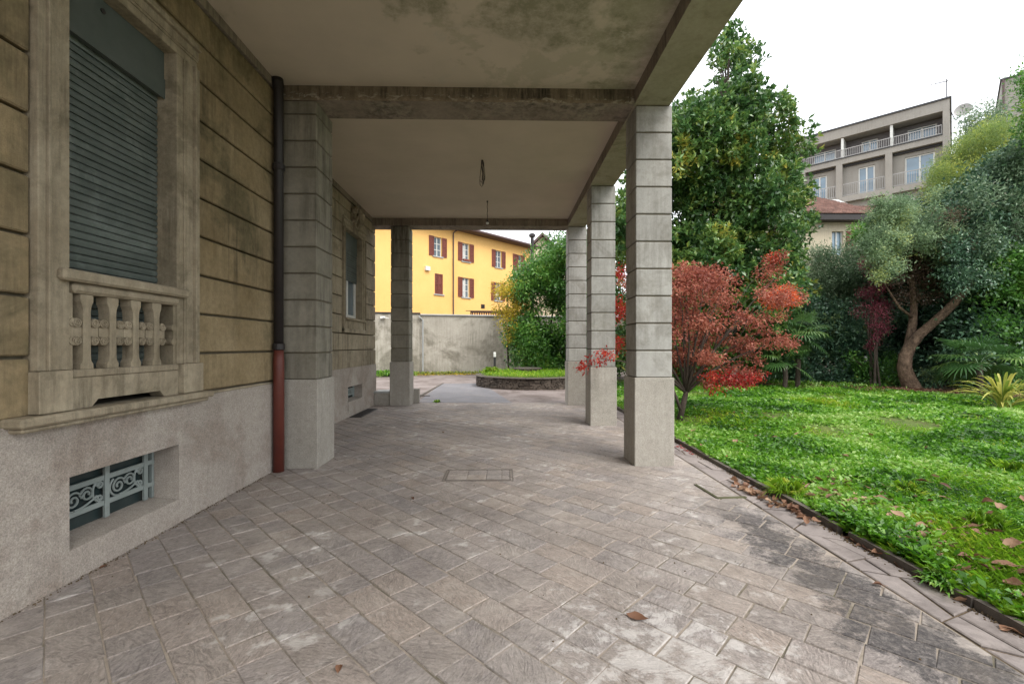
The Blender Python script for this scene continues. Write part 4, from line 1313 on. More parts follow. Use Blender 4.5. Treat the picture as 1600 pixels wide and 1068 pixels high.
# core of the block behind the loggias, with window openings
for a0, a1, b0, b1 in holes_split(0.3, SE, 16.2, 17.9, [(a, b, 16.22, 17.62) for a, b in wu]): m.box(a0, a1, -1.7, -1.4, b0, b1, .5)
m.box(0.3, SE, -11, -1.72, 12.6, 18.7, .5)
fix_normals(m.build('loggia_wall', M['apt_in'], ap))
m = A.mb()
for a0, a1, b0, b1 in holes_split(0.302, SE, 13.0, 16.0, [(a, b, 13.2, 15.3) for a, b in wl2]): m.box(a0, a1, -.75, -.45, b0, b1, .5)
for a0, a1, b0, b1 in holes_split(0.302, SE, 10.0, 12.99, [(a, b, 10.2, 12.2) for a, b in wl2]): m.box(a0, a1, -.75, -.45, b0, b1, .5)
m.box(0.302, SE, -11, -.76, 0, 10, .5); m.box(.302, SE, -1.4, -.76, 10, 16, .5)
m.box(0, .35, -11, 0, 0, 18.6, .5)            # end wall
m.box(.352, SE, -.45, 0, 17.85, 18.6, .5)       # parapet band
m.box(.352, SE, -11, -.46, 17.95, 18.6, .5)
m.box(.352, SE, -1.4, 0, 15.75, 16.2, .5)      # slab
p1, p2 = A.s_of(1394), A.s_of(1383)
for a, b in ((p1, p2), (A.s_of(1316), A.s_of(1306)), (A.s_of(1258), SE)): m.box(a, b, -.44, -0.003, 0, 15.748, .5)
m.box(.351, SE, -.5, -.01, 12.75, 13.18, .5)
m.box(.351, SE, -.5, -.01, 9.75, 10.18, .5)
fix_normals(m.build('wall', M['apt'], ap))
m = A.mb(); m.box(-.1, SE + .1, -11.1, .08, 18.602, 18.72); m.box(.352, SE, .001, .05, 16.17, 16.24); fix_normals(m.build('coping', M['bulb'], ap))
for i, (lst, dd, z0, z1) in enumerate([(wu, -1.55, 16.22, 17.62), (wl2, -.6, 13.2, 15.3), (wl2, -.6, 10.2, 12.2)]):
    for a, b in lst:
        m = A.mb(); m.box(a, b, dd - .02, dd, z0, z1); wn = fix_normals(m.build('window', M['glass_apt'], ap))
        m = A.mb(); mid = (a + b) / 2
        for q in (a, mid - .05, b - .08): m.box(q, q + .09, dd + .001, dd + .06, z0, z1)
        m.box(a + .091, b - .081, dd + .001, dd + .055, z1 - .09, z1); m.box(a + .091, b - .081, dd + .001, dd + .055, z0, z0 + .09)
        fix_normals(m.build('window_frame', M['white'], wn))


def railing(a, b, z0, z1, d, parent):
    m = A.mb()
    m.box(a, b, d, d + .05, z1 - .05, z1); m.box(a, b, d + .005, d + .045, z0 + .05, z0 + .09)
    n = int((b - a) / .13)
    for i in range(n + 1):
        q = a + (b - a - .025) * i / n
        m.box(q, q + .025, d + .012, d + .037, z0 + .091, z1 - .051)
    fix_normals(m.build('balcony_railing', M['rail'], parent))
railing(.4, A.s_of(1396), 16.24, 16.92, -.08, ap)
railing(A.s_of(1392), A.s_of(1319), 16.24, 16.92, -.08, ap)
railing(A.s_of(1316), SE, 16.24, 16.92, -.08, ap)
railing(.4, p1 - .02, 13.18, 14.15, -.07, ap)
railing(p2 + .02, A.s_of(1316) - .02, 13.18, 14.15, -.07, ap)
railing(A.s_of(1306) + .02, A.s_of(1258) - .02, 13.18, 14.15, -.07, ap)
for px in (1395, 1318):
    q = A.s_of(px, -.1); m = A.mb(); m.box(q, q + .16, -1.35, -.1, 16.2, 17.84); fix_normals(m.build('divider', M['white'], ap))
for px0, px1 in ((1474, 1396), (1380, 1318), (1302, 1262)):
    m = A.mb(); m.box(A.s_of(px0, -.3), A.s_of(px1, -.3), -.42, -.3, 15.58, 15.74); fix_normals(m.build('awning_box', M['pipe_dark'], ap))
# aerial and dish on the roof
q = A.T((.15, -.6, 18.7))
an = thing('aerial', 'thin television aerial mast on the roof corner of the grey apartment block', 'aerial', tuple(q))
m = MB(); m.tube([q, q + Vector((0, 0, 1.55))], .035, 6); m.build('mast', M['pipe_dark'], an)
m = MB()
b_ = q + Vector((0, 0, 1.35))
m.tube([b_ + Vector((-1.2, 0, -.25)), b_ + Vector((.1, 0, .08))], .02, 5)
for i in range(5):
    c = b_ + Vector((-1.1 + i * .27, 0, -.22 + i * .065)); m.tube([c - Vector((0, .3, .15)), c + Vector((0, .3, .15))], .012, 4)
m.build('antenna_arm', M['pipe_dark'], an)
q = P(1505, 173, 31.5)
di = thing('satellite_dish', 'pale round satellite dish fixed beside the roof corner of the grey apartment block', 'dish', tuple(q))
m = MB()
nrm = Vector((-.75, -.65, .25)).normalized(); sx_ = nrm.cross(Vector((0, 0, 1))).normalized(); sy_ = sx_.cross(nrm)
rings = []
for j in range(6):
    rr = .48 * j / 5
    rings.append([m.pt(q + nrm * (.12 * (rr / .48) ** 2) + (sx_ * math.cos(k / 18 * 6.2832) + sy_ * math.sin(k / 18 * 6.2832)) * (rr + .001)) for k in range(18)])
for a_, b2 in zip(rings, rings[1:]):
    for k in range(18): m.face([a_[k], a_[(k + 1) % 18], b2[(k + 1) % 18], b2[k]], .5)
m.build('reflector', M['rail'], di, smooth=True)
m = MB(); m.tube([q, q - nrm * .15, q + Vector((-.35, .2, -.6)), A.T((.0, -.4, 18.0))], .03, 6); m.tube([q - sy_ * .4, q + nrm * .45 - sy_ * .1], .015, 5); m.lathe(q + nrm * .45 - sy_ * .1, [(.04, -.05), (.05, .05)], 8); m.build('arm', M['pipe_dark'], di)

# second grey block at the right edge
B = Frame(tuple(P(1565, 540, 40))[:2], R(46), True)
b2_ = thing('apartment_building', 'narrow upper corner of a second grey block at the right edge of the view', 'building', tuple(B.T((3, -4, 0))))
zt = P(1565, 126, 40).z
m = B.mb()
for a0, a1, c0_, c1_ in holes_split(0, 9, 0, zt, [(1.1, 2.6, zt - 3.2, zt - 1.2), (1.1, 2.6, zt - 6.3, zt - 4.3)]): m.box(a0, a1, -.3, 0, c0_, c1_, .5)
m.box(0, 9, -9, -.302, 0, zt, .5); fix_normals(m.build('wall', M['apt'], b2_))
for zz in (zt - 3.2, zt - 6.3):
    m = B.mb(); m.box(1.1, 2.6, -.25, -.2, zz, zz + 2); wn = fix_normals(m.build('window', M['glass_apt'], b2_))
    m = B.mb()
    for q in (1.1, 1.81, 2.52): m.box(q, q + .08, -.199, -.14, zz, zz + 2)
    fix_normals(m.build('window_frame', M['white'], wn))
m = B.mb(); m.box(-.1, 9.1, -9.1, .1, zt + .002, zt + .14); fix_normals(m.build('coping', M['bulb'], b2_))
m = B.mb(); m.tube([(-.08, -.1, zt), (-.08, -.1, 3)], .07, 8); fix_normals(m.build('rain_pipe', M['eave'], b2_))

# ---- cream house with tiled roof
C_ = Frame(tuple(P(1262, 540, 25))[:2], R(90), True)
ch = thing('house', 'cream house with brown tiled roof and a brown shutter, below the grey apartment block', 'house', tuple(C_.T((3, -3, 0))))
e1 = C_.s_of(1356); ez = P(1300, 347, 25).z
cw = (C_.s_of(1300), C_.s_of(1318)); wz0, wz1 = P(1310, 398, 25).z, P(1310, 361, 25).z
m = C_.mb()
for a0, a1, c0_, c1_ in holes_split(-4, e1, 0, ez, [(cw[0], cw[1], wz0, wz1)]): m.box(a0, a1, -.3, 0, c0_, c1_, .5)
m.box(-4, e1, -7, -.302, 0, ez, .5); fix_normals(m.build('wall', M['cream'], ch))
m = C_.mb(); m.box(cw[0], cw[1], -.2, -.18, wz0, wz1); wn = fix_normals(m.build('window', M['glass_apt'], ch))
m = C_.mb()
for q in (cw[0], (cw[0] + cw[1]) / 2 - .03, cw[1] - .06): m.box(q, q + .06, -.179, -.12, wz0, wz1)
fix_normals(m.build('window_frame', M['white'], wn))
sa, sb = C_.s_of(1322), C_.s_of(1336)
m = C_.mb(); m.box(sa, sa + .06, .01, .06, wz0, wz1); m.box(sb - .06, sb, .01, .06, wz0, wz1)
for q in range(18): m.box(sa + .061, sb - .061, .015, .045, wz0 + q * (wz1 - wz0) / 18, wz0 + (q + .8) * (wz1 - wz0) / 18)
fix_normals(m.build('shutter', M['brown_shutter'], wn))
m = C_.mb(); m.box(-4.5, e1 + .5, -7.4, .55, ez + .002, ez + .30); fix_normals(m.build('eave', M['pipe_dark'], ch))
zr2 = P(1300, 306, 28.2).z
tiled_roof(C_, -4.6, e1 + .6, .6, -3.4, ez + .31, zr2, 0, 1.2, ch, 46, 15)
m = C_.mb(); m.hexa([(-4.6, -7.4, ez + .302), (e1 + .6, -7.4, ez + .302), (e1 + .6, .55, ez + .302), (-4.6, .55, ez + .302)], [(-4.6, -3.5, zr2 - .02), (e1 - .6, -3.5, zr2 - .02), (e1 - .6, -3.4, zr2 - .02), (-4.6, -3.4, zr2 - .02)]); fix_normals(m.build('roof', M['tile'], ch))
m = C_.mb(); m.hexa([(e1 - .3, -2.6, ez + .5), (e1 + .35, -2.6, ez + .5), (e1 + .35, -.6, ez + .45), (e1 - .3, -.6, ez + .45)], [(e1 - .1, -2.6, zr2 - .4), (e1 + .3, -2.6, zr2 - .4), (e1 + .3, -.6, ez + .85), (e1 - .25, -.6, ez + .85)]); fix_normals(m.build('roof_flashing', M['cap'], ch))
# lower red-brown roof beside it
D_ = Frame(tuple(P(1362, 540, 27))[:2], R(90), True)
dh = thing('shed_roof', 'brown tiled lower roof to the right of the cream house, half hidden by treetops', 'roof', tuple(D_.T((2, -2, 0))))
dz = P(1380, 335, 27).z; de = D_.s_of(1450)
m = D_.mb(); m.box(0, de, -5, 0, 0, dz, .5); fix_normals(m.build('wall', M['cream'], dh))
tiled_roof(D_, -.2, de + .3, .4, -2.8, dz + .02, dz + 1.35, 0, 0, dh, 24, 12)
# ================================================================== VEGETATION
def leaf_mesh(name, V, F, r, mats, mi=None, smooth=False):
    me = bpy.data.meshes.new(name)
    n, k = F.shape
    me.vertices.add(len(V)); me.vertices.foreach_set('co', V.astype(np.float32).ravel())
    me.loops.add(n * k); me.loops.foreach_set('vertex_index', F.astype(np.int32).ravel())
    me.polygons.add(n)
    me.polygons.foreach_set('loop_start', np.arange(n, dtype=np.int32) * k)
    me.polygons.foreach_set('loop_total', np.full(n, k, np.int32))
    for m_ in (mats if isinstance(mats, (list, tuple)) else [mats]): me.materials.append(m_)
    if mi is not None: me.polygons.foreach_set('material_index', mi.astype(np.int32))
    a = me.attributes.new('rnd', 'FLOAT', 'FACE')
    a.data.foreach_set('value', r.astype(np.float32))
    me.update(calc_edges=True)
    return me


def put(name, V, F, r, mats, parent, origin, mi=None):
    o = np.array(origin)
    return place(leaf_mesh(name, V - o, F, r, mats, mi), name, parent, origin)


rng = np.random.default_rng(11)


def unit(a): return a / np.maximum(np.linalg.norm(a, axis=-1, keepdims=True), 1e-9)


def leaves(base, direc, L, W, r, fold=0.12, curl=0.15):
    """one folded, slightly curled leaf (two quads sharing the midrib) per row"""
    n = len(base)
    ref = unit(rng.normal(size=(n, 3)) * 0.6 + np.array([0, 0, 1.0]))
    side = unit(np.cross(direc, ref)); up = np.cross(side, direc)
    L = L[:, None]; W = W[:, None]
    tip = base + direc * L - up * L * curl
    mid = base + direc * L * 0.5
    l = mid - side * W * 0.5 + up * W * fold
    q = mid + side * W * 0.5 + up * W * fold
    V = np.stack([base, l, tip, q], 1).reshape(-1, 3)
    F = np.arange(n * 4).reshape(n, 4)
    return V, F, r


def crown_points(blobs, n, sub, spread):
    """leaf-tuft positions: dense near the blob surfaces, gathered in sprays"""
    B = np.array(blobs, float)
    vol = B[:, 3] * B[:, 4] * B[:, 5]; pr = vol ** 0.75; pr /= pr.sum()
    ns = max(1, n // sub)
    bi = rng.choice(len(B), ns, p=pr)
    d = unit(rng.normal(size=(ns, 3)))
    rad = 1 - 0.62 * rng.random(ns) ** 1.7
    rad *= 1 + rng.normal(size=ns) * 0.07
    c = B[bi, :3] + d * rad[:, None] * B[bi, 3:6]
    tone = .5 * rng.random(len(B))[bi] + .5 * rng.random(ns)
    pts = np.repeat(c, sub, 0) + rng.normal(size=(ns * sub, 3)) * spread
    out = np.repeat(d, sub, 0)
    return pts, out, np.repeat(tone, sub), c


def foliage(name, parent, mat, blobs, n, L, W, sub=12, spread=0.12, rosette=1, up=0.25, wild=0.8, droop=0.0, tone=0.5, shape=None, curl=0.15, flat=0.0):
    pts, out, tn, cs = crown_points(blobs, n, sub, spread)
    if shape is not None:
        k = shape(pts); pts, out, tn = pts[k], out[k], tn[k]
    if rosette > 1:
        pts = np.repeat(pts, rosette, 0); out = np.repeat(out, rosette, 0); tn = np.repeat(tn, rosette)
    d = out * 0.6 + rng.normal(size=pts.shape) * wild + np.array([0, 0, up - droop])
    if flat: d[:, 2] *= (1 - flat)
    d = unit(d)
    n_ = len(pts)
    Ls = L * rng.uniform(0.65, 1.2, n_); Ws = W * rng.uniform(0.7, 1.15, n_)
    r = np.clip(tn * tone + rng.random(n_) * (1 - tone), 0, 1)
    V, F, r = leaves(pts, d, Ls, Ws, r, curl=curl)
    org = tuple(np.array([V[:, 0].mean(), V[:, 1].mean(), V[:, 2].min()]))
    return put(name, V, F, r, mat, parent, org), cs


def limbs(parent, mat, start, targets, r0, name='limb', sag=0.0):
    m = MB()
    for t in targets:
        t = Vector(t); s_ = Vector(start) if not callable(start) else start(t)
        mid = s_.lerp(t, 0.5) + Vector((random.uniform(-.1, .1), random.uniform(-.1, .1), (t - s_).length * (0.12 - sag)))
        q1 = s_.lerp(mid, .5) + Vector((0, 0, (t - s_).length * .05))
        m.tube([s_, q1, mid, mid.lerp(t, .5) + Vector((random.uniform(-.05, .05), 0, .03)), t], [r0, r0 * .75, r0 * .5, r0 * .3, r0 * .12], 6)
    return tag(m.build(name, mat, parent, smooth=True), kind='stuff')


def blob(px, py, t, rx, ry, rz):
    """ellipsoid blob: centre at a photo position, radii in metres"""
    p = P(px, py, t)
    return (p.x, p.y, p.z, rx, ry, rz)


def fill_blobs(px0, px1, py0, py1, t0, t1, n, r, edge=None, taper=False):
    out = []
    tries = 0
    while len(out) < n and tries < n * 60:
        tries += 1
        px, py, t = random.uniform(px0, px1), random.uniform(py0, py1), random.uniform(t0, t1)
        if edge and not edge(px, py): continue
        rr = r * random.uniform(.4, 1.25) * (min(1, max(.55, (py - 10) / 170)) if taper else 1)
        out.append(blob(px, py, t, rr, rr, rr * random.uniform(.7, 1.1)))
    return out


# ---- magnolia
mg = thing('magnolia_tree', 'tall evergreen magnolia with glossy green and yellowing leaves rising behind the red maple', 'tree', tuple(G(1122, 598)))
tb = G(1122, 598); T0 = 16.2
poly_m = [(960, 280), (1010, 260), (1048, 215), (1062, 175), (1084, 125), (1110, 98), (1130, 56), (1146, 66), (1172, 74), (1186, 100), (1196, 135), (1230, 142), (1232, 172), (1244, 190), (1240, 215), (1250, 240),
          (1226, 275), (1248, 305), (1256, 345), (1246, 400), (1242, 560), (960, 560)]


def inpoly(poly):
    def f(x, y):
        c = False
        for i in range(len(poly)):
            x1, y1 = poly[i - 1]; x2, y2 = poly[i]
            if (y1 > y) != (y2 > y) and x < (x2 - x1) * (y - y1) / (y2 - y1) + x1: c = not c
        return c
    return f


bl = fill_blobs(955, 1262, 45, 570, 14.3, 18.0, 250, 0.58, inpoly(poly_m), True)
bl += [blob(1140, 62, 16.2, .30, .3, .55), blob(1178, 105, 16.2, .28, .3, .4), (blob(1115, 100, 16.2, .4, .4, .4)), blob(1222, 160, 16, .32, .3, .3), blob(1236, 190, 16, .35, .35, .35), blob(1242, 320, 15.8, .4, .4, .4), blob(1252, 380, 15.6, .35, .35, .4), blob(1215, 205, 16, .4, .4, .4),
       blob(1060, 200, 16.2, .5, .5, .5)]
fo, cs = foliage('crown', mg, M['l_magnolia'], bl, 20500, .20, .088, sub=7, spread=.16, rosette=7, up=.35, wild=.75, tone=.6)
m = MB(); top = P(1138, 120, 16.2)
m.tube([tb, tb.lerp(top, .15) + Vector((.05, 0, 0)), tb.lerp(top, .4) + Vector((-.08, 0, 0)), tb.lerp(top, .7), top], [.24, .19, .14, .08, .02], 10)
m.build('trunk', M['bark_dark'], mg, smooth=True)
limbs(mg, M['bark_dark'], lambda t: tb.lerp(top, max(.08, min(.9, (t.z - 1.2) / top.z - .04))), [b[:3] for b in bl[::2]], .055)

# ---- red maple
mp = thing('maple_tree', 'small red Japanese maple with dusty red leaves growing beside the nearest column', 'tree', tuple(G(1061, 655)))
mb0 = G(1061, 655, .02)
poly_1 = [(1048, 420), (1135, 420), (1150, 440), (1135, 460), (1150, 480), (1180, 470), (1195, 410), (1215, 398), (1228, 405), (1250, 450), (1240, 490), (1235, 540), (1190, 570), (1185, 600), (1110, 600), (1055, 590), (980, 560), (985, 420)]
poly_1 = [(1048, 420), (1133, 420), (1145, 438), (1130, 455), (1160, 478), (1185, 468), (1192, 430), (1200, 400), (1213, 394), (1222, 408), (1245, 450), (1232, 490), (1228, 535), (1185, 565), (1183, 598), (1105, 602), (1055, 590), (985, 560), (985, 430)]
bl = fill_blobs(960, 1250, 395, 598, 8.0, 10.2, 112, .27, inpoly(poly_1))
bl = [(b[0], b[1], b[2], b[3] * 1.1, b[4] * 1.3, b[5] * .42) for b in bl]
bl += [blob(1215, 405, 9.2, .2, .2, .14), blob(1200, 425, 9.2, .3, .3, .15), blob(1070, 425, 8.8, .45, .4, .15), blob(1120, 428, 8.8, .3, .4, .12), blob(1085, 440, 8.6, .4, .4, .2)]
foliage('crown', mp, M['l_maple'], bl, 19000, .064, .036, sub=7, spread=.05, up=-.1, wild=.9, droop=.15, tone=.45, flat=.3)
rb = [blob(1130, 590, 8.7, .28, .3, .09), blob(1165, 592, 8.8, .25, .3, .09), blob(1105, 587, 8.5, .2, .2, .07), blob(1150, 600, 8.6, .28, .25, .06), blob(1180, 585, 9, .2, .2, .09), blob(1120, 606, 8.5, .12, .12, .07),
      blob(968, 480, 9.4, .10, .3, .25), blob(970, 425, 9.6, .10, .25, .15), blob(969, 540, 9.2, .12, .3, .22), blob(934, 562, 7.75, .22, .12, .09), blob(912, 568, 8.0, .10, .1, .12), blob(948, 555, 7.7, .12, .12, .08)]
foliage('scarlet_leaves', mp, M['l_red'], rb, 1900, .062, .032, sub=12, spread=.05, up=-.3, wild=.8, tone=.3)
ob = [blob(1222, 458, 9.3, .22, .25, .13), blob(1210, 470, 9.3, .2, .2, .12), blob(1232, 468, 9.3, .15, .2, .1), blob(1208, 402, 9.2, .1, .1, .08)]
foliage('orange_leaves', mp, leafmat('orange_maple_leaf', [(0, (.35, .04, .02)), (1, (.7, .16, .05))], .5, .4), ob, 1500, .06, .03, sub=12, spread=.05, up=-.2, wild=.8)
m = MB()
fk = P(1072, 612, 8.8)
m.tube([mb0 - Vector((0, 0, .05)), mb0.lerp(fk, .5) + Vector((.01, 0, 0)), fk], [.062, .052, .046], 10)
lf = P(1056, 590, 8.6)
m.tube([mb0.lerp(fk, .3), P(1058, 625, 8.7), P(1050, 603, 8.7)], [.035, .03, .02], 8)
ends = [(1090, 590, 8.7), (1110, 520, 8.6), (1150, 540, 9), (1190, 480, 9.3), (1070, 560, 8.8), (1075, 480, 8.7), (1100, 440, 8.8), (1060, 440, 9.5), (1215, 430, 9.3), (1160, 500, 8.4), (985, 500, 9.2), (970, 545, 9.1), (935, 560, 7.9), (1125, 585, 8.7), (1130, 450, 9.4), (1200, 540, 9.6), (1020, 430, 9.2)]
for i, e in enumerate(ends):
    e = P(*e); mid = fk.lerp(e, .45) + Vector((random.uniform(-.06, .06), random.uniform(-.1, .1), .16))
    m.tube([fk - Vector((0, 0, .02)), fk.lerp(mid, .5) + Vector((0, 0, .03)), mid, mid.lerp(e, .6) + Vector((0, 0, .04)), e], [.028, .024, .018, .011, .004], 6)
m.build('trunk', M['bark_dark'], mp, smooth=True)
limbs(mp, M['bark_dark'], lambda t: fk.lerp(t, random.uniform(.4, .65)) + Vector((0, 0, .05)), [b[:3] for b in bl[::2]], .009, name='twigs')

# ---- laurel bush in the yard and yellow tree
lb = thing('laurel_tree', 'large dense green laurel behind the round planter, reaching the portico roof line', 'tree', tuple(G(850, 580)))
poly_l = [(806, 585), (800, 520), (812, 480), (806, 440), (828, 400), (850, 372), (872, 368), (885, 378), (900, 372), (930, 400), (960, 430), (975, 585)]
bl = fill_blobs(800, 975, 366, 590, 18.5, 21.5, 150, .48, inpoly(poly_l))
foliage('crown', lb, M['l_laurel'], bl, 62000, .17, .075, sub=14, spread=.18, up=.2, wild=.8, tone=.6)
b0 = G(850, 582); m = MB()
for e in ((840, 480, 20), (870, 450, 20), (820, 520, 19.5), (890, 500, 20)):
    m.tube([b0, b0.lerp(P(*e), .5) + Vector((0, 0, .2)), P(*e)], [.09, .06, .02], 7)
m.build('trunk', M['bark_dark'], lb)
yt = thing('autumn_tree', 'slender young tree with yellow autumn leaves against the boundary wall, left of the laurel', 'tree', tuple(G(795, 584)))
bl = fill_blobs(776, 812, 448, 500, 18.6, 19.8, 20, .26) + fill_blobs(782, 806, 490, 545, 18.6, 19.4, 6, .2)
foliage('crown', yt, M['l_autumn'], bl, 3600, .09, .055, sub=9, spread=.12, up=0, wild=1, tone=.4)
b0 = G(795, 582); m = MB(); m.tube([b0, P(793, 540, 19), P(796, 500, 19), P(792, 455, 19.2)], [.05, .04, .03, .012], 7)
for e in ((775, 465, 19.2), (805, 460, 19.3), (785, 500, 19), (806, 490, 19.1)): m.tube([P(795, 520, 19), P(*e)], [.02, .006], 5)
m.build('trunk', M['bark_dark'], yt)


# ---- evergreen hedge shrubs behind the lawn
def shrub(label, px0, px1, py0, py1, t0, t1, n, r, mat, count, L, W, base=None, name='shrub', cat='shrub', group=None, poly=None, **kw):
    cxp = (px0 + px1) / 2; gp = P(cxp, 600, (t0 + t1) / 2); gp.z = 0
    s_ = thing(name, label, cat, tuple(gp), group)
    bl_ = fill_blobs(px0, px1, py0, py1, t0, t1, n, r, poly)
    foliage('foliage', s_, mat, bl_, count, L, W, **kw)
    m = MB()
    for i in range(3):
        e = bl_[i * len(bl_) // 3]
        m.tube([gp + Vector((random.uniform(-.2, .2), 0, -.05)), gp.lerp(Vector(e[:3]), .5) + Vector((0, 0, .15)), e[:3]], [.04, .025, .01], 6)
    m.build('stem', M['bark_dark'], s_)
    return s_


shrub('dark laurel shrub behind the red maple, under the magnolia', 1035, 1175, 470, 600, 15.2, 17.6, 46, .5, M['l_laurel'], 26000, .14, .065, sub=10, spread=.16)
shrub('dark green shrub between the magnolia and the small fan palm', 1150, 1262, 455, 598, 16.4, 18.4, 42, .5, M['l_dark'], 26000, .14, .065, sub=10, spread=.16)
shrub('dense dark evergreen shrub behind the garden bollard light', 1255, 1372, 480, 600, 16.2, 18.2, 44, .5, M['l_dark'], 28000, .14, .065, sub=10, spread=.16)
shrub('low dark evergreen shrub behind the foot of the leaning tree', 1365, 1490, 470, 602, 16.2, 18.4, 44, .5, M['l_dark'], 28000, .14, .065, sub=10, spread=.16)
shrub('grey-green feathery tall shrub in front of the cream house', 1262, 1348, 395, 500, 17.5, 19.5, 38, .5, M['l_shrub'], 34000, .13, .035, sub=14, spread=.16)
shrub('low glossy shrub beside the garden bollard, left of the leaning tree', 1325, 1415, 555, 604, 15.2, 16.3, 18, .32, M['l_laurel'], 4200, .11, .055, sub=8, spread=.1, tone=.7)
shrub('straggly low shrub at the foot of the wide dark tree, under its branches', 1440, 1530, 540, 606, 14.6, 16.0, 18, .34, M['l_dark'], 5000, .10, .05, sub=8, spread=.1)
shrub('purple-leaved shrub hanging among the greenery left of the leaning tree', 1338, 1388, 405, 530, 14.8, 15.8, 20, .26, M['l_purple'], 5200, .06, .03, sub=12, spread=.08, poly=inpoly([(1350, 400), (1378, 400), (1392, 500), (1376, 535), (1350, 500), (1334, 455)]))
shrub('thin purple spray of leaves under the purple shrub by the bollard light', 1360, 1376, 520, 545, 14.9, 15.3, 5, .14, M['l_purple'], 500, .06, .03, sub=10, spread=.06)

shrub('tall dark evergreen mass behind the purple shrub and the bollard light', 1335, 1425, 400, 560, 17.6, 20.5, 50, .62, M['l_dark'], 34000, .15, .075, sub=10, spread=.2)
shrub('tall dark evergreen mass behind the fork of the leaning tree', 1410, 1520, 330, 560, 17.6, 20.5, 64, .66, M['l_dark'], 42000, .15, .075, sub=10, spread=.2)
shrub('dark evergreen screen closing the garden beyond the fan palms', 1180, 1345, 430, 560, 19.4, 21.5, 60, .7, M['l_laurel'], 34000, .16, .08, sub=10, spread=.2)
# big dark tree at the right
dt = thing('dark_evergreen_tree', 'broad dark evergreen tree filling the right edge of the garden', 'tree', tuple(G(1585, 612)))
poly_d = [(1475, 345), (1490, 310), (1525, 290), (1560, 262), (1590, 225), (1700, 170), (1760, 300), (1760, 600), (1500, 600), (1488, 480), (1480, 400)]
bl = fill_blobs(1470, 1760, 170, 600, 13.6, 16.8, 300, .46, inpoly(poly_d))
foliage('crown', dt, M['l_dark'], bl, 120000, .15, .075, sub=14, spread=.2, up=.1, wild=.8, tone=.65)
bl2 = fill_blobs(1535, 1650, 400, 570, 13.2, 14.0, 44, .36)
bl3 = fill_blobs(1485, 1700, 225, 400, 13.2, 14.4, 70, .34, inpoly(poly_d))
foliage('upper_foliage', dt, M['l_shrub'], bl3, 16000, .12, .045, sub=12, spread=.15, up=.1, wild=.9, tone=.6)
foliage('lower_foliage', dt, M['l_laurel'], bl2, 14000, .14, .07, sub=9, spread=.16, up=.1, wild=.8, tone=.6)
b0 = G(1585, 612); m = MB(); m.tube([b0, b0 + Vector((.2, .1, 3)), b0 + Vector((-.1, 0, 6))], [.22, .16, .08], 9); m.build('trunk', M['bark_dark'], dt, smooth=True)
limbs(dt, M['bark_dark'], lambda t: b0 + Vector((.1, .05, max(.6, min(5.5, t.z - 1)))), [b[:3] for b in bl[::6]], .06)

# yellow-green feathery tree behind
ft = thing('feathery_tree', 'feathery yellow-green treetop in front of the corner of the grey apartment block', 'tree', tuple(P(1510, 600, 20)) [:2] + (0,))
poly_f = [(1452, 300), (1470, 255), (1498, 228), (1530, 212), (1560, 200), (1590, 215), (1590, 250), (1570, 290), (1500, 325), (1445, 320)]
bl = fill_blobs(1440, 1612, 195, 332, 16.6, 19, 80, .38, inpoly(poly_f))
foliage('crown', ft, M['l_yellow'], bl, 60000, .15, .022, sub=16, spread=.18, up=-.1, wild=.9, droop=.2, tone=.6)
b0 = P(1515, 600, 20); b0.z = 0; m = MB(); m.tube([b0, b0 + Vector((.1, 0, 5)), P(1520, 240, 20)], [.18, .12, .03], 8); m.build('trunk', M['bark'], ft, smooth=True)
shrub('wispy light green treetop between the two grey blocks', 1512, 1566, 180, 232, 27, 29, 16, .7, M['l_shrub'], 5200, .22, .07, sub=9, spread=.3, name='treetop', cat='tree')
shrub('dark leafy spray of a tree entering at the upper right edge', 1600, 1690, 95, 215, 12.5, 13.5, 24, .30, M['l_laurel'], 6500, .12, .045, sub=9, spread=.14, name='tree', cat='tree')
shrub('bright green treetop to the left of the feathery blue-green tree, by the tiled roof', 1352, 1410, 330, 400, 17.5, 18.6, 22, .42, M['l_laurel'], 12000, .12, .06, sub=10, spread=.15, name='treetop', cat='tree')

# leaning tree with blue-green crown
lt = thing('leaning_tree', 'leaning brown-barked tree forked low, with a fine blue-green crown, at the back of the lawn', 'tree', tuple(G(1425, 608)))
b0 = G(1428, 609)
m = MB()
t_ = 14.6
pts = [(1432, 612, t_), (1421, 590, t_), (1417, 568, t_), (1421, 552, t_)]
m.tube([P(*p) for p in [(1428, 613, t_), (1423, 602, t_), (1417, 588, t_), (1413, 574, t_), (1415, 556, t_), (1422, 540, t_), (1437, 522, 14.45), (1456, 506, 14.3), (1474, 490, 14.1), (1490, 474, 14.0), (1506, 455, 13.9), (1522, 432, 13.95), (1528, 400, 14.1), (1520, 360, 14.4)]], [.29, .24, .215, .195, .18, .165, .145, .13, .125, .12, .11, .09, .06, .03], 14)
m.tube([P(*p) for p in [(1415, 562, t_), (1421, 535, 14.7), (1426, 505, 14.8), (1428, 480, 14.8), (1425, 440, 14.8), (1420, 400, 14.8), (1400, 360, 14.8)]], [.13, .14, .12, .10, .08, .06, .03], 10)
m.tube([P(*p) for p in [(1432, 500, 14.8), (1405, 480, 14.6), (1380, 440, 14.6)]], [.05, .04, .015], 7)
m.build('trunk', M['bark'], lt, smooth=True)
poly_b = [(1356, 425), (1346, 385), (1368, 340), (1372, 312), (1400, 318), (1425, 290), (1460, 305), (1500, 296), (1512, 330), (1500, 390), (1470, 412), (1440, 402), (1415, 425), (1380, 440)]
bl = fill_blobs(1340, 1515, 285, 440, 13.4, 15.8, 120, .25, inpoly(poly_b))
foliage('crown', lt, M['l_blue'], bl, 42000, .11, .03, sub=22, spread=.10, up=0, wild=1, tone=.55)
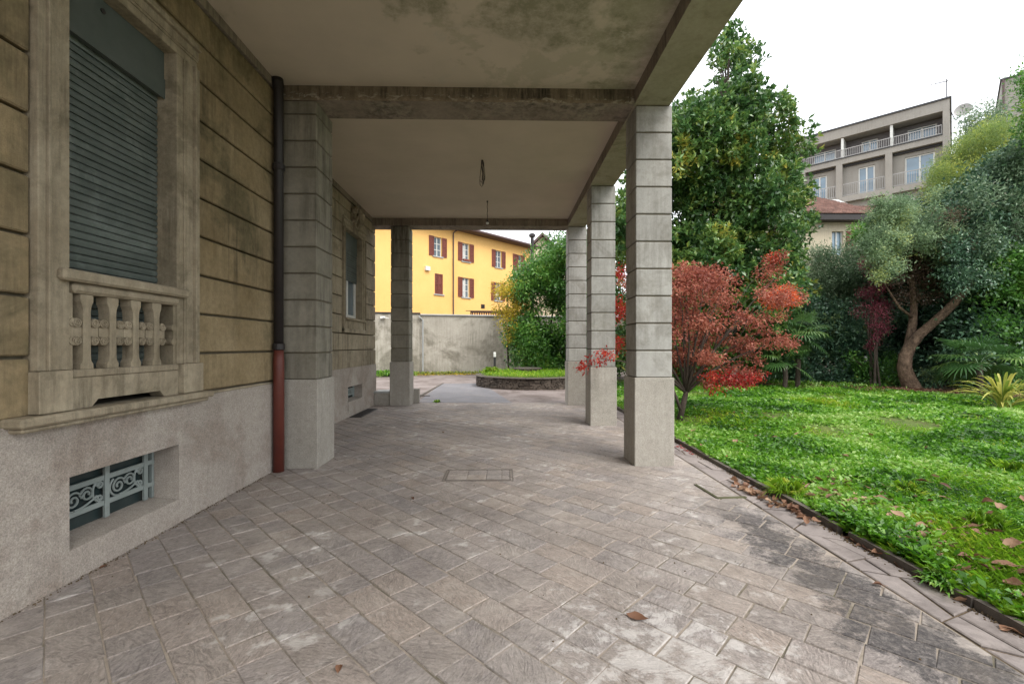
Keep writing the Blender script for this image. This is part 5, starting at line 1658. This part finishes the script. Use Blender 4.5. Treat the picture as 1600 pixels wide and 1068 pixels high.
bl = fill_blobs(1395, 1500, 385, 470, 14.5, 15.4, 40, .26, inpoly([(1390, 385), (1505, 385), (1490, 430), (1455, 475), (1410, 480), (1392, 440)]))
foliage('withered_foliage', lt, M['l_dead'], bl, 11000, .07, .035, sub=10, spread=.12, up=-.1, wild=1, tone=.6)
bl = fill_blobs(1488, 1560, 372, 448, 13.0, 13.8, 34, .26)
foliage('dark_foliage', lt, M['l_dark'], bl, 9000, .10, .045, sub=10, spread=.12, up=0, wild=.9, tone=.6)
bl = fill_blobs(1475, 1505, 330, 400, 13.3, 13.7, 8, .25)
foliage('withered_foliage', lt, M['l_dead'], bl, 2600, .06, .03, sub=10, spread=.12, up=-.1, wild=1, tone=.6)
limbs(lt, M['bark'], lambda t: P(1425, 430, 14.8) if t.x < P(1450, 0, 14.8).x else P(1520, 420, 14.3), [b[:3] for b in fill_blobs(1350, 1510, 300, 420, 13.8, 15.4, 16, .3)], .04)


# ---- palms
def fan_frond(m, c, d, up, rad, nl, spread, r):
    """stalk end c, axis d: pleated fan of pointed leaflets"""
    side = d.cross(up).normalized(); up2 = side.cross(d).normalized()
    for i in range(nl):
        a = (i / (nl - 1) - .5) * spread
        v = (d * math.cos(a) + side * math.sin(a)).normalized()
        L = rad * (1 - .18 * abs(a) / (spread / 2)) * random.uniform(.9, 1.08)
        wv = v.cross(up2).normalized() * rad * .033
        p0, p1, p2, p3 = c, c + v * L * .55 + up2 * .015, c + v * L * .85 - Vector((0, 0, L * .06)), c + v * L - Vector((0, 0, L * random.uniform(.12, .3)))
        i0 = m.pt(p0); a1, b1 = m.pt(p1 - wv), m.pt(p1 + wv); a2, b2 = m.pt(p2 - wv * .7), m.pt(p2 + wv * .7); t3 = m.pt(p3)
        m.face([i0, b1, a1], r); m.face([a1, b1, b2, a2], r); m.face([a2, b2, t3], r)


def fan_palm(label, loc, h, fr, n, seed, tilt=None):
    random.seed(seed)
    t = thing('fan_palm', label, 'palm', tuple(loc))
    m = MB(); m.tube([loc, loc + Vector((.03, 0, h * .5)), loc + Vector((0, 0, h))], [.08, .075, .07], 9); m.build('trunk', M['bark_dark'], t)
    for i in range(n):
        a = i / n * 2 * math.pi * 1.62 + random.uniform(-.2, .2); el = random.uniform(-.35, 1.2)
        d = Vector((math.cos(a) * math.cos(el), math.sin(a) * math.cos(el), math.sin(el)))
        st = loc + Vector((0, 0, h)); e = st + d * fr * random.uniform(.75, 1.1) + Vector((0, 0, -.05))
        m = MB(); m.tube([st, st.lerp(e, .5) + Vector((0, 0, .06)), e], [.012, .009, .006], 5, random.random())
        fd = (d + Vector((0, 0, -.45))).normalized()
        fan_frond(m, e, fd, Vector((0, 0, 1)) if abs(fd.z) < .9 else Vector((1, 0, 0)), fr * .9, 22, 4.0, random.random())
        m.build('frond', M['l_palm'], t)


fan_palm('small fan palm with round pleated fronds behind the maple, at the back of the lawn', P(1246, 607.7, 15.0), 1.75, .66, 24, 3)
fan_palm('lower fan palm half hidden by the red maple, left of the taller small palm', P(1226, 608, 14.9), .85, .6, 16, 5)


def feather_palm(label, loc, n, L, seed, name='cycad_palm', cat='palm', mat='l_palm', el0=.25, el1=1.2, lw=.03, lf=.34, nl=26):
    random.seed(seed)
    t = thing(name, label, cat, tuple(loc))
    m = MB(); m.tube([loc - Vector((0, 0, .05)), loc + Vector((0, 0, .5))], [.12, .09], 9); m.build('trunk', M['bark_dark'], t)
    for i in range(n):
        a = i * 2.399 + random.uniform(-.2, .2); el = random.uniform(el0, el1); r = random.random()
        d = Vector((math.cos(a) * math.cos(el), math.sin(a) * math.cos(el), math.sin(el)))
        st = loc + Vector((0, 0, .45)); LL = L * random.uniform(.8, 1.1)
        pt = [st + d * LL * q + Vector((0, 0, -LL * .55 * q * q)) for q in [k / 8 for k in range(9)]]
        m = MB(); m.tube(pt, [.012, .011, .010, .009, .008, .007, .006, .005, .003], 4, r)
        for k in range(nl):
            q = .12 + .86 * k / nl; j = int(q * 8); f = q * 8 - j
            p = pt[j].lerp(pt[min(j + 1, 8)], f); ax = (pt[min(j + 1, 8)] - pt[j]).normalized()
            sd = ax.cross(Vector((0, 0, 1))).normalized()
            ln = lf * math.sin(math.pi * (.12 + .8 * q)) ** .6
            for s_ in (-1, 1):
                v = (sd * s_ + ax * .75 + Vector((0, 0, .15))).normalized()
                wv = ax * lw * .5; tip = p + v * ln + Vector((0, 0, -ln * .3))
                md = p + v * ln * .5
                i0 = m.pt(p); a1 = m.pt(md - wv); b1 = m.pt(md + wv); t3 = m.pt(tip)
                m.face([i0, a1, t3, b1], r)
        m.build('frond', M[mat], t)


fan_palm('fan palm with long drooping pointed leaflets at the right, beside the yellow-edged plant', G(1530, 620), .95, .72, 20, 9)
# strap-leaved plant at right front
def strap_plant(label, loc, n, L, seed, mat='l_strap', wd=.05, name='strap_plant'):
    random.seed(seed)
    t = thing(name, label, 'plant', tuple(loc))
    for i in range(n):
        a = i * 2.399 + random.uniform(-.3, .3); el = random.uniform(.5, 1.45); r = random.random()
        d = Vector((math.cos(a) * math.cos(el), math.sin(a) * math.cos(el), math.sin(el)))
        LL = L * random.uniform(.55, 1.15); st = loc + Vector((math.cos(a) * .08, math.sin(a) * .08, random.uniform(0, .35)))
        sd = d.cross(Vector((0, 0, 1))).normalized()
        m = MB(); prev = None
        for k in range(6):
            q = k / 5; p = st + d * LL * q + Vector((0, 0, -LL * .5 * q * q)); w_ = wd * (math.sin(math.pi * min(.97, .12 + q * .86))) * .5
            cur = (m.pt(p - sd * w_ + Vector((0, 0, w_ * .4))), m.pt(p), m.pt(p + sd * w_ + Vector((0, 0, w_ * .4))))
            if prev:
                m.face([prev[0], prev[1], cur[1], cur[0]], r); m.face([prev[1], prev[2], cur[2], cur[1]], r)
            prev = cur
        m.build('leaf', M[mat], t)


strap_plant('yellow-edged strap-leaved plant at the right edge of the lawn', G(1566, 640), 95, 1.12, 4, wd=.06)
strap_plant('second strap-leaved plant beyond the frame edge, right of the yellow-edged one', G(1625, 632), 50, .9, 6)
strap_plant('dark green strap-leaved clump behind the yellow-edged plant', G(1590, 618), 40, .9, 8, mat='l_palm')


# ---- lawn plants
def field(n, region, dens, seed):
    """points spread over a region, thinner with distance from the portico end"""
    g = np.random.default_rng(seed)
    out = []
    while sum(len(a) for a in out) < n:
        u = g.random(n * 2)
        Yv = 1.2 * (17.5 / 1.2) ** u
        X = 2.66 + g.random(n * 2) * (Yv * 1.36 - 2.4)
        k = (X > 2.66) & region(X, Yv)
        k &= g.random(len(X)) < dens
        out.append(np.stack([X[k], Yv[k]], 1))
    return np.concatenate(out)[:n], g


def lumps(x, y, s, seed):
    g = np.random.default_rng(seed); r = np.zeros_like(x)
    for i in range(7):
        a = g.uniform(0, 6.28); f = s * g.uniform(.6, 2.4)
        r += np.sin((x * math.cos(a) + y * math.sin(a)) * f + g.uniform(0, 6.28))
    return r / 3.2


soil_edge = lambda X: np.interp(X, [6, 10, 13.4, 15], [17, 15.5, 12.6, 10.4])
reg = lambda X, Yv: Yv < soil_edge(X) + lumps(X, Yv, 2, 3) * .25
pts, g = field(72000, lambda X, Yv: reg(X, Yv) & (lumps(X, Yv, 1.7, 5) + np.random.default_rng(1).normal(size=len(X)) * .35 > -.22), 1.0, 21)
n = len(pts)
# broad-leaved herbs: tufts of 3 leaves
pts = np.repeat(pts, 3, 0); n = len(pts)
a = g.random(n) * 6.283; el = g.uniform(.05, 1.0, n)
d = np.stack([np.cos(a) * np.cos(el), np.sin(a) * np.cos(el), np.sin(el)], 1)
dist = np.hypot(pts[:, 0], pts[:, 1])
sz = g.uniform(.5, 1.15, n) * np.interp(dist, [2, 6, 14], [1.0, 1.25, 1.9])
tall = np.clip(.045 + .045 * lumps(pts[:, 0], pts[:, 1], 2.4, 8), .004, .14) * g.random(n)
base = np.column_stack([pts + g.normal(size=(n, 2)) * .008, .02 + tall])
rn = np.clip(.45 + .28 * lumps(pts[:, 0], pts[:, 1], 1.2, 9) + g.normal(size=n) * .2, 0, 1)
V, F, r = leaves(base, d, .054 * sz, .027 * sz, rn, curl=.25)
tag(put('ground_cover', V, F, r, M['l_herb'], None, (3, 4, 0)), 'low bright green leafy ground cover spread over the garden lawn', 'ground cover', kind='stuff')
# grass blades
pts, g = field(62000, lambda X, Yv: reg(X, Yv) & (lumps(X, Yv, 1.4, 15) + np.random.default_rng(2).normal(size=len(X)) * .4 > -.1), 1.0, 31)
n = len(pts)
dist = np.hypot(pts[:, 0], pts[:, 1])
a = g.random(n) * 6.283; el = g.uniform(.6, 1.5, n)
hh = np.clip(.055 + .045 * lumps(pts[:, 0], pts[:, 1], 1.1, 16), .03, .15) * g.uniform(.6, 1.3, n) * np.interp(dist, [2, 6, 14], [1, 1.1, 1.2])
d = np.stack([np.cos(a) * np.cos(el), np.sin(a) * np.cos(el), np.sin(el)], 1)
sd = np.stack([-np.sin(a), np.cos(a), np.zeros(n)], 1) * (.0022 * np.interp(dist, [2, 6, 14], [1, 2.0, 4.2]))[:, None]
b_ = np.column_stack([pts, np.full(n, .015)])
m1 = b_ + d * (hh * .55)[:, None]
tp = b_ + d * hh[:, None] + np.stack([np.cos(a), np.sin(a), np.zeros(n)], 1) * (hh * .35)[:, None] - np.array([0, 0, 1]) * (hh * .12)[:, None]
V = np.stack([b_ - sd, b_ + sd, m1 + sd * .8, tp, m1 - sd * .8], 1).reshape(-1, 3)
F = np.arange(n * 5).reshape(n, 5)
rn = np.clip(.5 + .25 * lumps(pts[:, 0], pts[:, 1], 1.5, 18) + g.normal(size=n) * .2, 0, 1)
tag(put('grass', V, F, rn, M['l_grass'], None, (3, 4, 0)), 'bright green grass growing in patches through the garden lawn', 'grass', kind='stuff')


def tuft(label, loc, n, L, seed, w_=.0065, mat='l_grass', lean=(0, 0)):
    g = np.random.default_rng(seed)
    a = g.random(n) * 6.283; el = g.uniform(.55, 1.5, n); L_ = L * g.uniform(.5, 1.1, n)
    d = np.stack([np.cos(a) * np.cos(el) + lean[0], np.sin(a) * np.cos(el) + lean[1], np.sin(el)], 1); d = unit(d)
    b = np.array(loc)[None] + np.column_stack([g.normal(size=(n, 2)) * .035, np.zeros(n)])
    sd = unit(np.cross(d, np.array([0, 0, 1.0]))) * w_ * .5
    hor = unit(d * np.array([1, 1, 0]))
    q1 = b + d * (L_ * .4)[:, None]; q2 = b + d * (L_ * .75)[:, None] + hor * (L_ * .1)[:, None] - np.array([0, 0, 1]) * (L_ * .12)[:, None]
    q3 = b + d * (L_ * .9)[:, None] + hor * (L_ * .25)[:, None] - np.array([0, 0, 1]) * (L_ * .38)[:, None]
    V = np.stack([b - sd, b + sd, q1 + sd, q2 + sd * .8, q3, q2 - sd * .8, q1 - sd], 1).reshape(-1, 3)
    F = np.arange(n * 7).reshape(n, 7)
    return tag(put('grass_tuft', V, F, g.random(n), M[mat], None, loc), label, 'grass')


tuft('long-bladed grass tuft spilling over the kerb by the drift of brown leaves', (2.74, 4.22, .02), 260, .27, 1, lean=(-.28, -.1))
tuft('tall bright grass clump in the lawn near the right edge, below the brown leaf patch', tuple(G(1540, 830, .02)), 260, .24, 2)
tuft('tall grass clump in the lawn behind the brown leaf patch, middle right', tuple(G(1420, 775, .02)), 240, .22, 3)
tuft('tall grass clump beside the right edge of the lawn, the highest up of the clumps', tuple(G(1575, 740, .02)), 240, .26, 4)
tuft('leafy green clump creeping over the nearest kerb stones at the right', (2.66, 2.62, .02), 200, .12, 11, w_=.014, mat='l_herb', lean=(-.3, -.1))
tuft('small green weed tuft in the joint at the far edge of the portico floor', tuple(G(683, 628, -.01)), 90, .11, 5, w_=.02)
tuft('grass clump on the left of the round planter by the bollard light', (PC.x - 1.45, PC.y - .2, .40), 260, .45, 6, w_=.02)


def patch_field(label, cat, name, pts2, z, n, L, W, mat, seed, el=(.2, 1.3), hv=.1):
    g = np.random.default_rng(seed)
    pts2 = np.array(pts2)
    k = g.integers(0, len(pts2), n)
    p = pts2[k, :2] + g.normal(size=(n, 2)) * pts2[k, 2][:, None]
    a = g.random(n) * 6.283; e = g.uniform(*el, n)
    d = np.stack([np.cos(a) * np.cos(e), np.sin(a) * np.cos(e), np.sin(e)], 1)
    b = np.column_stack([p, z + g.random(n) * hv])
    V, F, r = leaves(b, d, L * g.uniform(.6, 1.2, n), W * g.uniform(.7, 1.2, n), g.random(n))
    return tag(put(name, V, F, r, M[mat], None, tuple(b[0])), label, cat, kind='stuff')


ring_pts = [(PC.x + math.cos(a) * rr, PC.y + math.sin(a) * rr, .12) for a in np.linspace(0, 6.2, 30) for rr in (.5, 1.0, 1.4, 1.65) if not (abs(PC.x + math.cos(a) * rr - wc.x) < .75 and abs(PC.y + math.sin(a) * rr - wc.y) < .6)]
patch_field('bright green grass and weeds growing in the round planter', 'grass', 'planter_grass', ring_pts, .37, 4200, .15, .022, 'l_grass', 41)
wp_ = [tuple(BW.T((s_, .25, 0)))[:2] + (.10,) for s_ in np.arange(-4, 9.5, .15)]
patch_field('low weeds and yellow leaves along the foot of the boundary wall', 'weeds', 'wall_weeds', wp_, 0, 3000, .11, .05, 'l_strap', 42, hv=.10)
patch_field('fallen yellow leaves scattered at the foot of the boundary wall', 'leaves', 'yellow_leaf_litter', [tuple(BW.T((s_, .45, 0)))[:2] + (.2,) for s_ in np.arange(0, 9.5, .2)], .0, 900, .10, .07, 'l_autumn', 43, el=(0, .3), hv=.04)
wp_ = [tuple(BW.T((s_, .9, 0)))[:2] + (.35,) for s_ in np.arange(-3.2, 1.2, .2)]
patch_field('green weeds in the yard corner seen left of the far left column', 'weeds', 'corner_weeds', wp_, 0, 3200, .15, .07, 'l_herb', 44, hv=.2)
bd = [(x, float(soil_edge(x)) + o_, .25) for x in np.arange(7, 15, .3) for o_ in (.3, .8, 1.5)]
patch_field('brown leaf litter covering the bare bed behind the lawn', 'leaves', 'leaf_litter', bd, .05, 6500, .09, .05, 'leaf_brown', 45, el=(0, .4), hv=.03)
patch_field('green seedlings on the bare bed behind the lawn', 'weeds', 'bed_weeds', [(x, float(soil_edge(x)) + 1.1, .5) for x in np.arange(6.5, 12, .3)], .05, 3500, .11, .05, 'l_herb', 46)


# ---- fallen leaves, each a thing
def leaf_shape(seed, L=.09, W=.055):
    g = random.Random(seed); m = MB(); n = 6
    c1, c2, tw = g.uniform(-.35, .5), g.uniform(.25, .75), g.uniform(-.3, .3)
    grid = []
    for i in range(n + 1):
        q = i / n; w_ = W * .5 * math.sin(math.pi * min(.985, max(.02, q ** .85))) * (1 + g.uniform(-.08, .08))
        row = []
        for s_ in (-1, -.5, 0, .5, 1):
            y = w_ * s_; z = c2 * (y * y) / W * 2.2 + c1 * L * (q - .5) ** 2 * 1.4 + .002 + tw * y * (q - .5)
            z += .0015 * math.sin(i * 2.6 + abs(s_) * 3)
            row.append(m.pt(((q - .5) * L, y, z)))
        grid.append(row)
    for i in range(n):
        for k in range(4): m.face([grid[i][k], grid[i + 1][k], grid[i + 1][k + 1], grid[i][k + 1]], g.random() * .1)
    m.tube([(-.5 * L - .02, .002, .006), (-.5 * L, 0, .003), (.3 * L, 0, .0028)], [.0012, .0014, .0006], 4, .9)
    zmin = min(v[2] for v in m.v); m.v = [(a, b, c - zmin) for a, b, c in m.v]
    return m


variants = [leaf_shape(i, .085 + .01 * (i % 4), .05 + .007 * (i % 3)) for i in range(8)]
meshes = []
for i, v in enumerate(variants):
    rr = (i * .37) % 1; v.r = [min(.99, rr * .9 + x) for x in v.r]
    meshes.append(v.mesh('fallen_leaf', M['leaf_brown'], smooth=True))
red_meshes = []
for i in range(3):
    v = leaf_shape(30 + i, .05, .035); v.r = [random.random()] * len(v.f); red_meshes.append(v.mesh('fallen_leaf', M['leaf_red'], smooth=True))


def drop(loc, label, group=None, ms=meshes, sc_=1.0, tilt=.25):
    o = place(random.choice(ms), 'fallen_leaf', None, loc, rot=(random.uniform(-tilt, tilt), random.uniform(-tilt, tilt), random.uniform(0, 6.28)), scale=(sc_,) * 3)
    return tag(o, label, 'leaf', group)


random.seed(99)
big = leaf_shape(77, .115, .062); big.r = [.42] * len(big.f)
o = place(big.mesh('fallen_leaf', M['leaf_brown'], smooth=True), 'fallen_leaf', None, tuple(G(996, 965, .004)), rot=(.12, -.05, R(-28)))
tag(o, 'large curled brown leaf lying alone on the paving in the foreground', 'leaf')
p = G(155, 885, .003); o = drop((p.x + .03, p.y, .004), 'small curled brown leaf against the plinth under the near basement window', sc_=.55)
for px, py, lb_ in ((692, 675, 'dark dry leaf curled on the far half of the portico floor'), (1372, 914, 'dark curled leaf on the edge slabs, in front of the mossy stain'), (645, 778, 'tiny dark leaf scrap on the paving in front of the access cover'),
                    (1282, 812, 'small brown leaf on the edge slabs beyond the gap in the kerb'), (387, 753, 'flat dark leaf on the floor at the foot of the rust-red pipe'), (530, 1002 + 42, 'small dark leaf scrap at the bottom of the view on the paving')):
    p = G(px, py, .004); drop(tuple(p), lb_, sc_=.55 if px not in (1372,) else .7)
GL = 'brown leaves drifted along the kerb'
for i in range(62):
    u = random.random(); px = 1142 + (1275 - 1142) * u; py = 757 + (815 - 757) * u + random.gauss(0, 5)
    p = G(px + random.gauss(0, 5), py, 0)
    if p.x > 2.585: p.x = 2.585 - random.random() * .1
    drop((p.x, p.y, .004 + random.random() * .03), 'dry brown leaf in the drift against the kerb below the grass tuft', GL, sc_=random.uniform(.7, 1.05), tilt=.6)
for px, py, s_ in ((1362, 858, 1.0), (1372, 868, 1.1), (1440, 905, 1.2), (1465, 912, 1.0), (1310, 828, .8), (1340, 848, .8), (1335, 842, .7), (1352, 852, .6), (1575, 985, 1), (1590, 990, .9), (1500, 940, .8), (1405, 885, .8)):
    p = G(px, py, 0); p.x = min(p.x, 2.595)
    drop((p.x, p.y, .006), 'single brown leaf lying against the kerb to the right of the leaf drift', 'single leaves along the kerb', sc_=s_, tilt=.4)
GM = 'brown leaves lying in the lawn'
for cx_, cy_, sx_, sy_, n, lab in ((1345, 790, 38, 14, 34, 'brown leaf in the large leaf patch of the lawn just beyond the kerb leaf drift'), (1430, 835, 26, 14, 30, 'brown leaf in the dense leaf patch in front of the middle grass clump'),
        (1300, 765, 30, 10, 16, 'brown leaf in the lawn just right of the grass tuft on the kerb'), (1490, 855, 40, 16, 16, 'brown leaf among the herbs below the tall grass clump near the right edge'),
        (1560, 880, 30, 12, 12, 'broad pale brown leaf in the lawn corner nearest the right edge'), (1500, 750, 60, 20, 10, 'lone brown leaf in the open lawn below the strap-leaved plants'), (1560, 820, 30, 16, 10, 'brown leaf caught in the tall bright grass near the right edge'),
        (1250, 720, 60, 20, 12, 'lone brown leaf in the open lawn beyond the grass tuft on the kerb'), (1180, 680, 60, 10, 8, 'lone brown leaf in the lawn before the maple trunk'), (1570, 925, 20, 12, 5, 'brown leaf in the lawn tight behind the nearest kerb stones')):
    for i in range(int(n * 1.25)):
        p = G(cx_ + random.gauss(0, sx_ * 1.15), cy_ + random.gauss(0, sy_ * 1.15), .08)
        if p.x < 2.72: continue
        drop((p.x, p.y, .055 + random.random() * .045), lab, GM, sc_=random.uniform(.7, 1.2), tilt=.5)
for i in range(44):
    u = random.random(); p = Vector((2.585 - abs(random.gauss(0, .05)), 5.9 + u * 1.7, .004))
    drop(tuple(p), 'small dark red leaf fallen against the kerb under the maple', 'red leaves fallen along the kerb', ms=red_meshes, sc_=random.uniform(.7, 1.1), tilt=.4)
for i in range(30):
    p = G(random.uniform(1070, 1200), random.uniform(640, 720), .06)
    if p.x > 2.75: drop((p.x, p.y, .05 + random.random() * .02), 'small dark red leaf fallen on the lawn under the maple', 'red leaves fallen on the lawn', ms=red_meshes, sc_=random.uniform(.8, 1.3))
# dirt line at the foot of the wall and kerb
def crumbs(name, label, pts2, n, seed, s_=.006):
    g = random.Random(seed); m = MB()
    for i in range(n):
        x, y, sd_ = g.choice(pts2); x += g.gauss(0, sd_); y += g.gauss(0, .15)
        e = s_ * g.uniform(.3, 1.3); m.hexa([(x, y - e, .001), (x + e, y, .001), (x, y + e, .001), (x - e, y, .001)], [(x, y - e * .4, e), (x + e * .4, y, e), (x, y + e * .4, e), (x - e * .4, y, e)])
    return tag(m.build(name, M['soil']), label, 'debris', kind='stuff')
crumbs('dirt_crumbs', 'crumbs of dirt lying along the foot of the plinth', [(XW + .02, y, .014) for y in np.arange(2, 5.2, .1)], 420, 3)
crumbs('kerb_dirt', 'dark dirt and leaf crumbs along the foot of the kerb', [(2.58, y, .02) for y in np.arange(1.4, 9, .1)], 1500, 4, .008)
crumbs('floor_grit', 'small dark grit scattered over the portico floor', [(x, y, .3) for x in np.arange(-2, 2, .4) for y in np.arange(2, 8, .4)], 110, 5, .006)
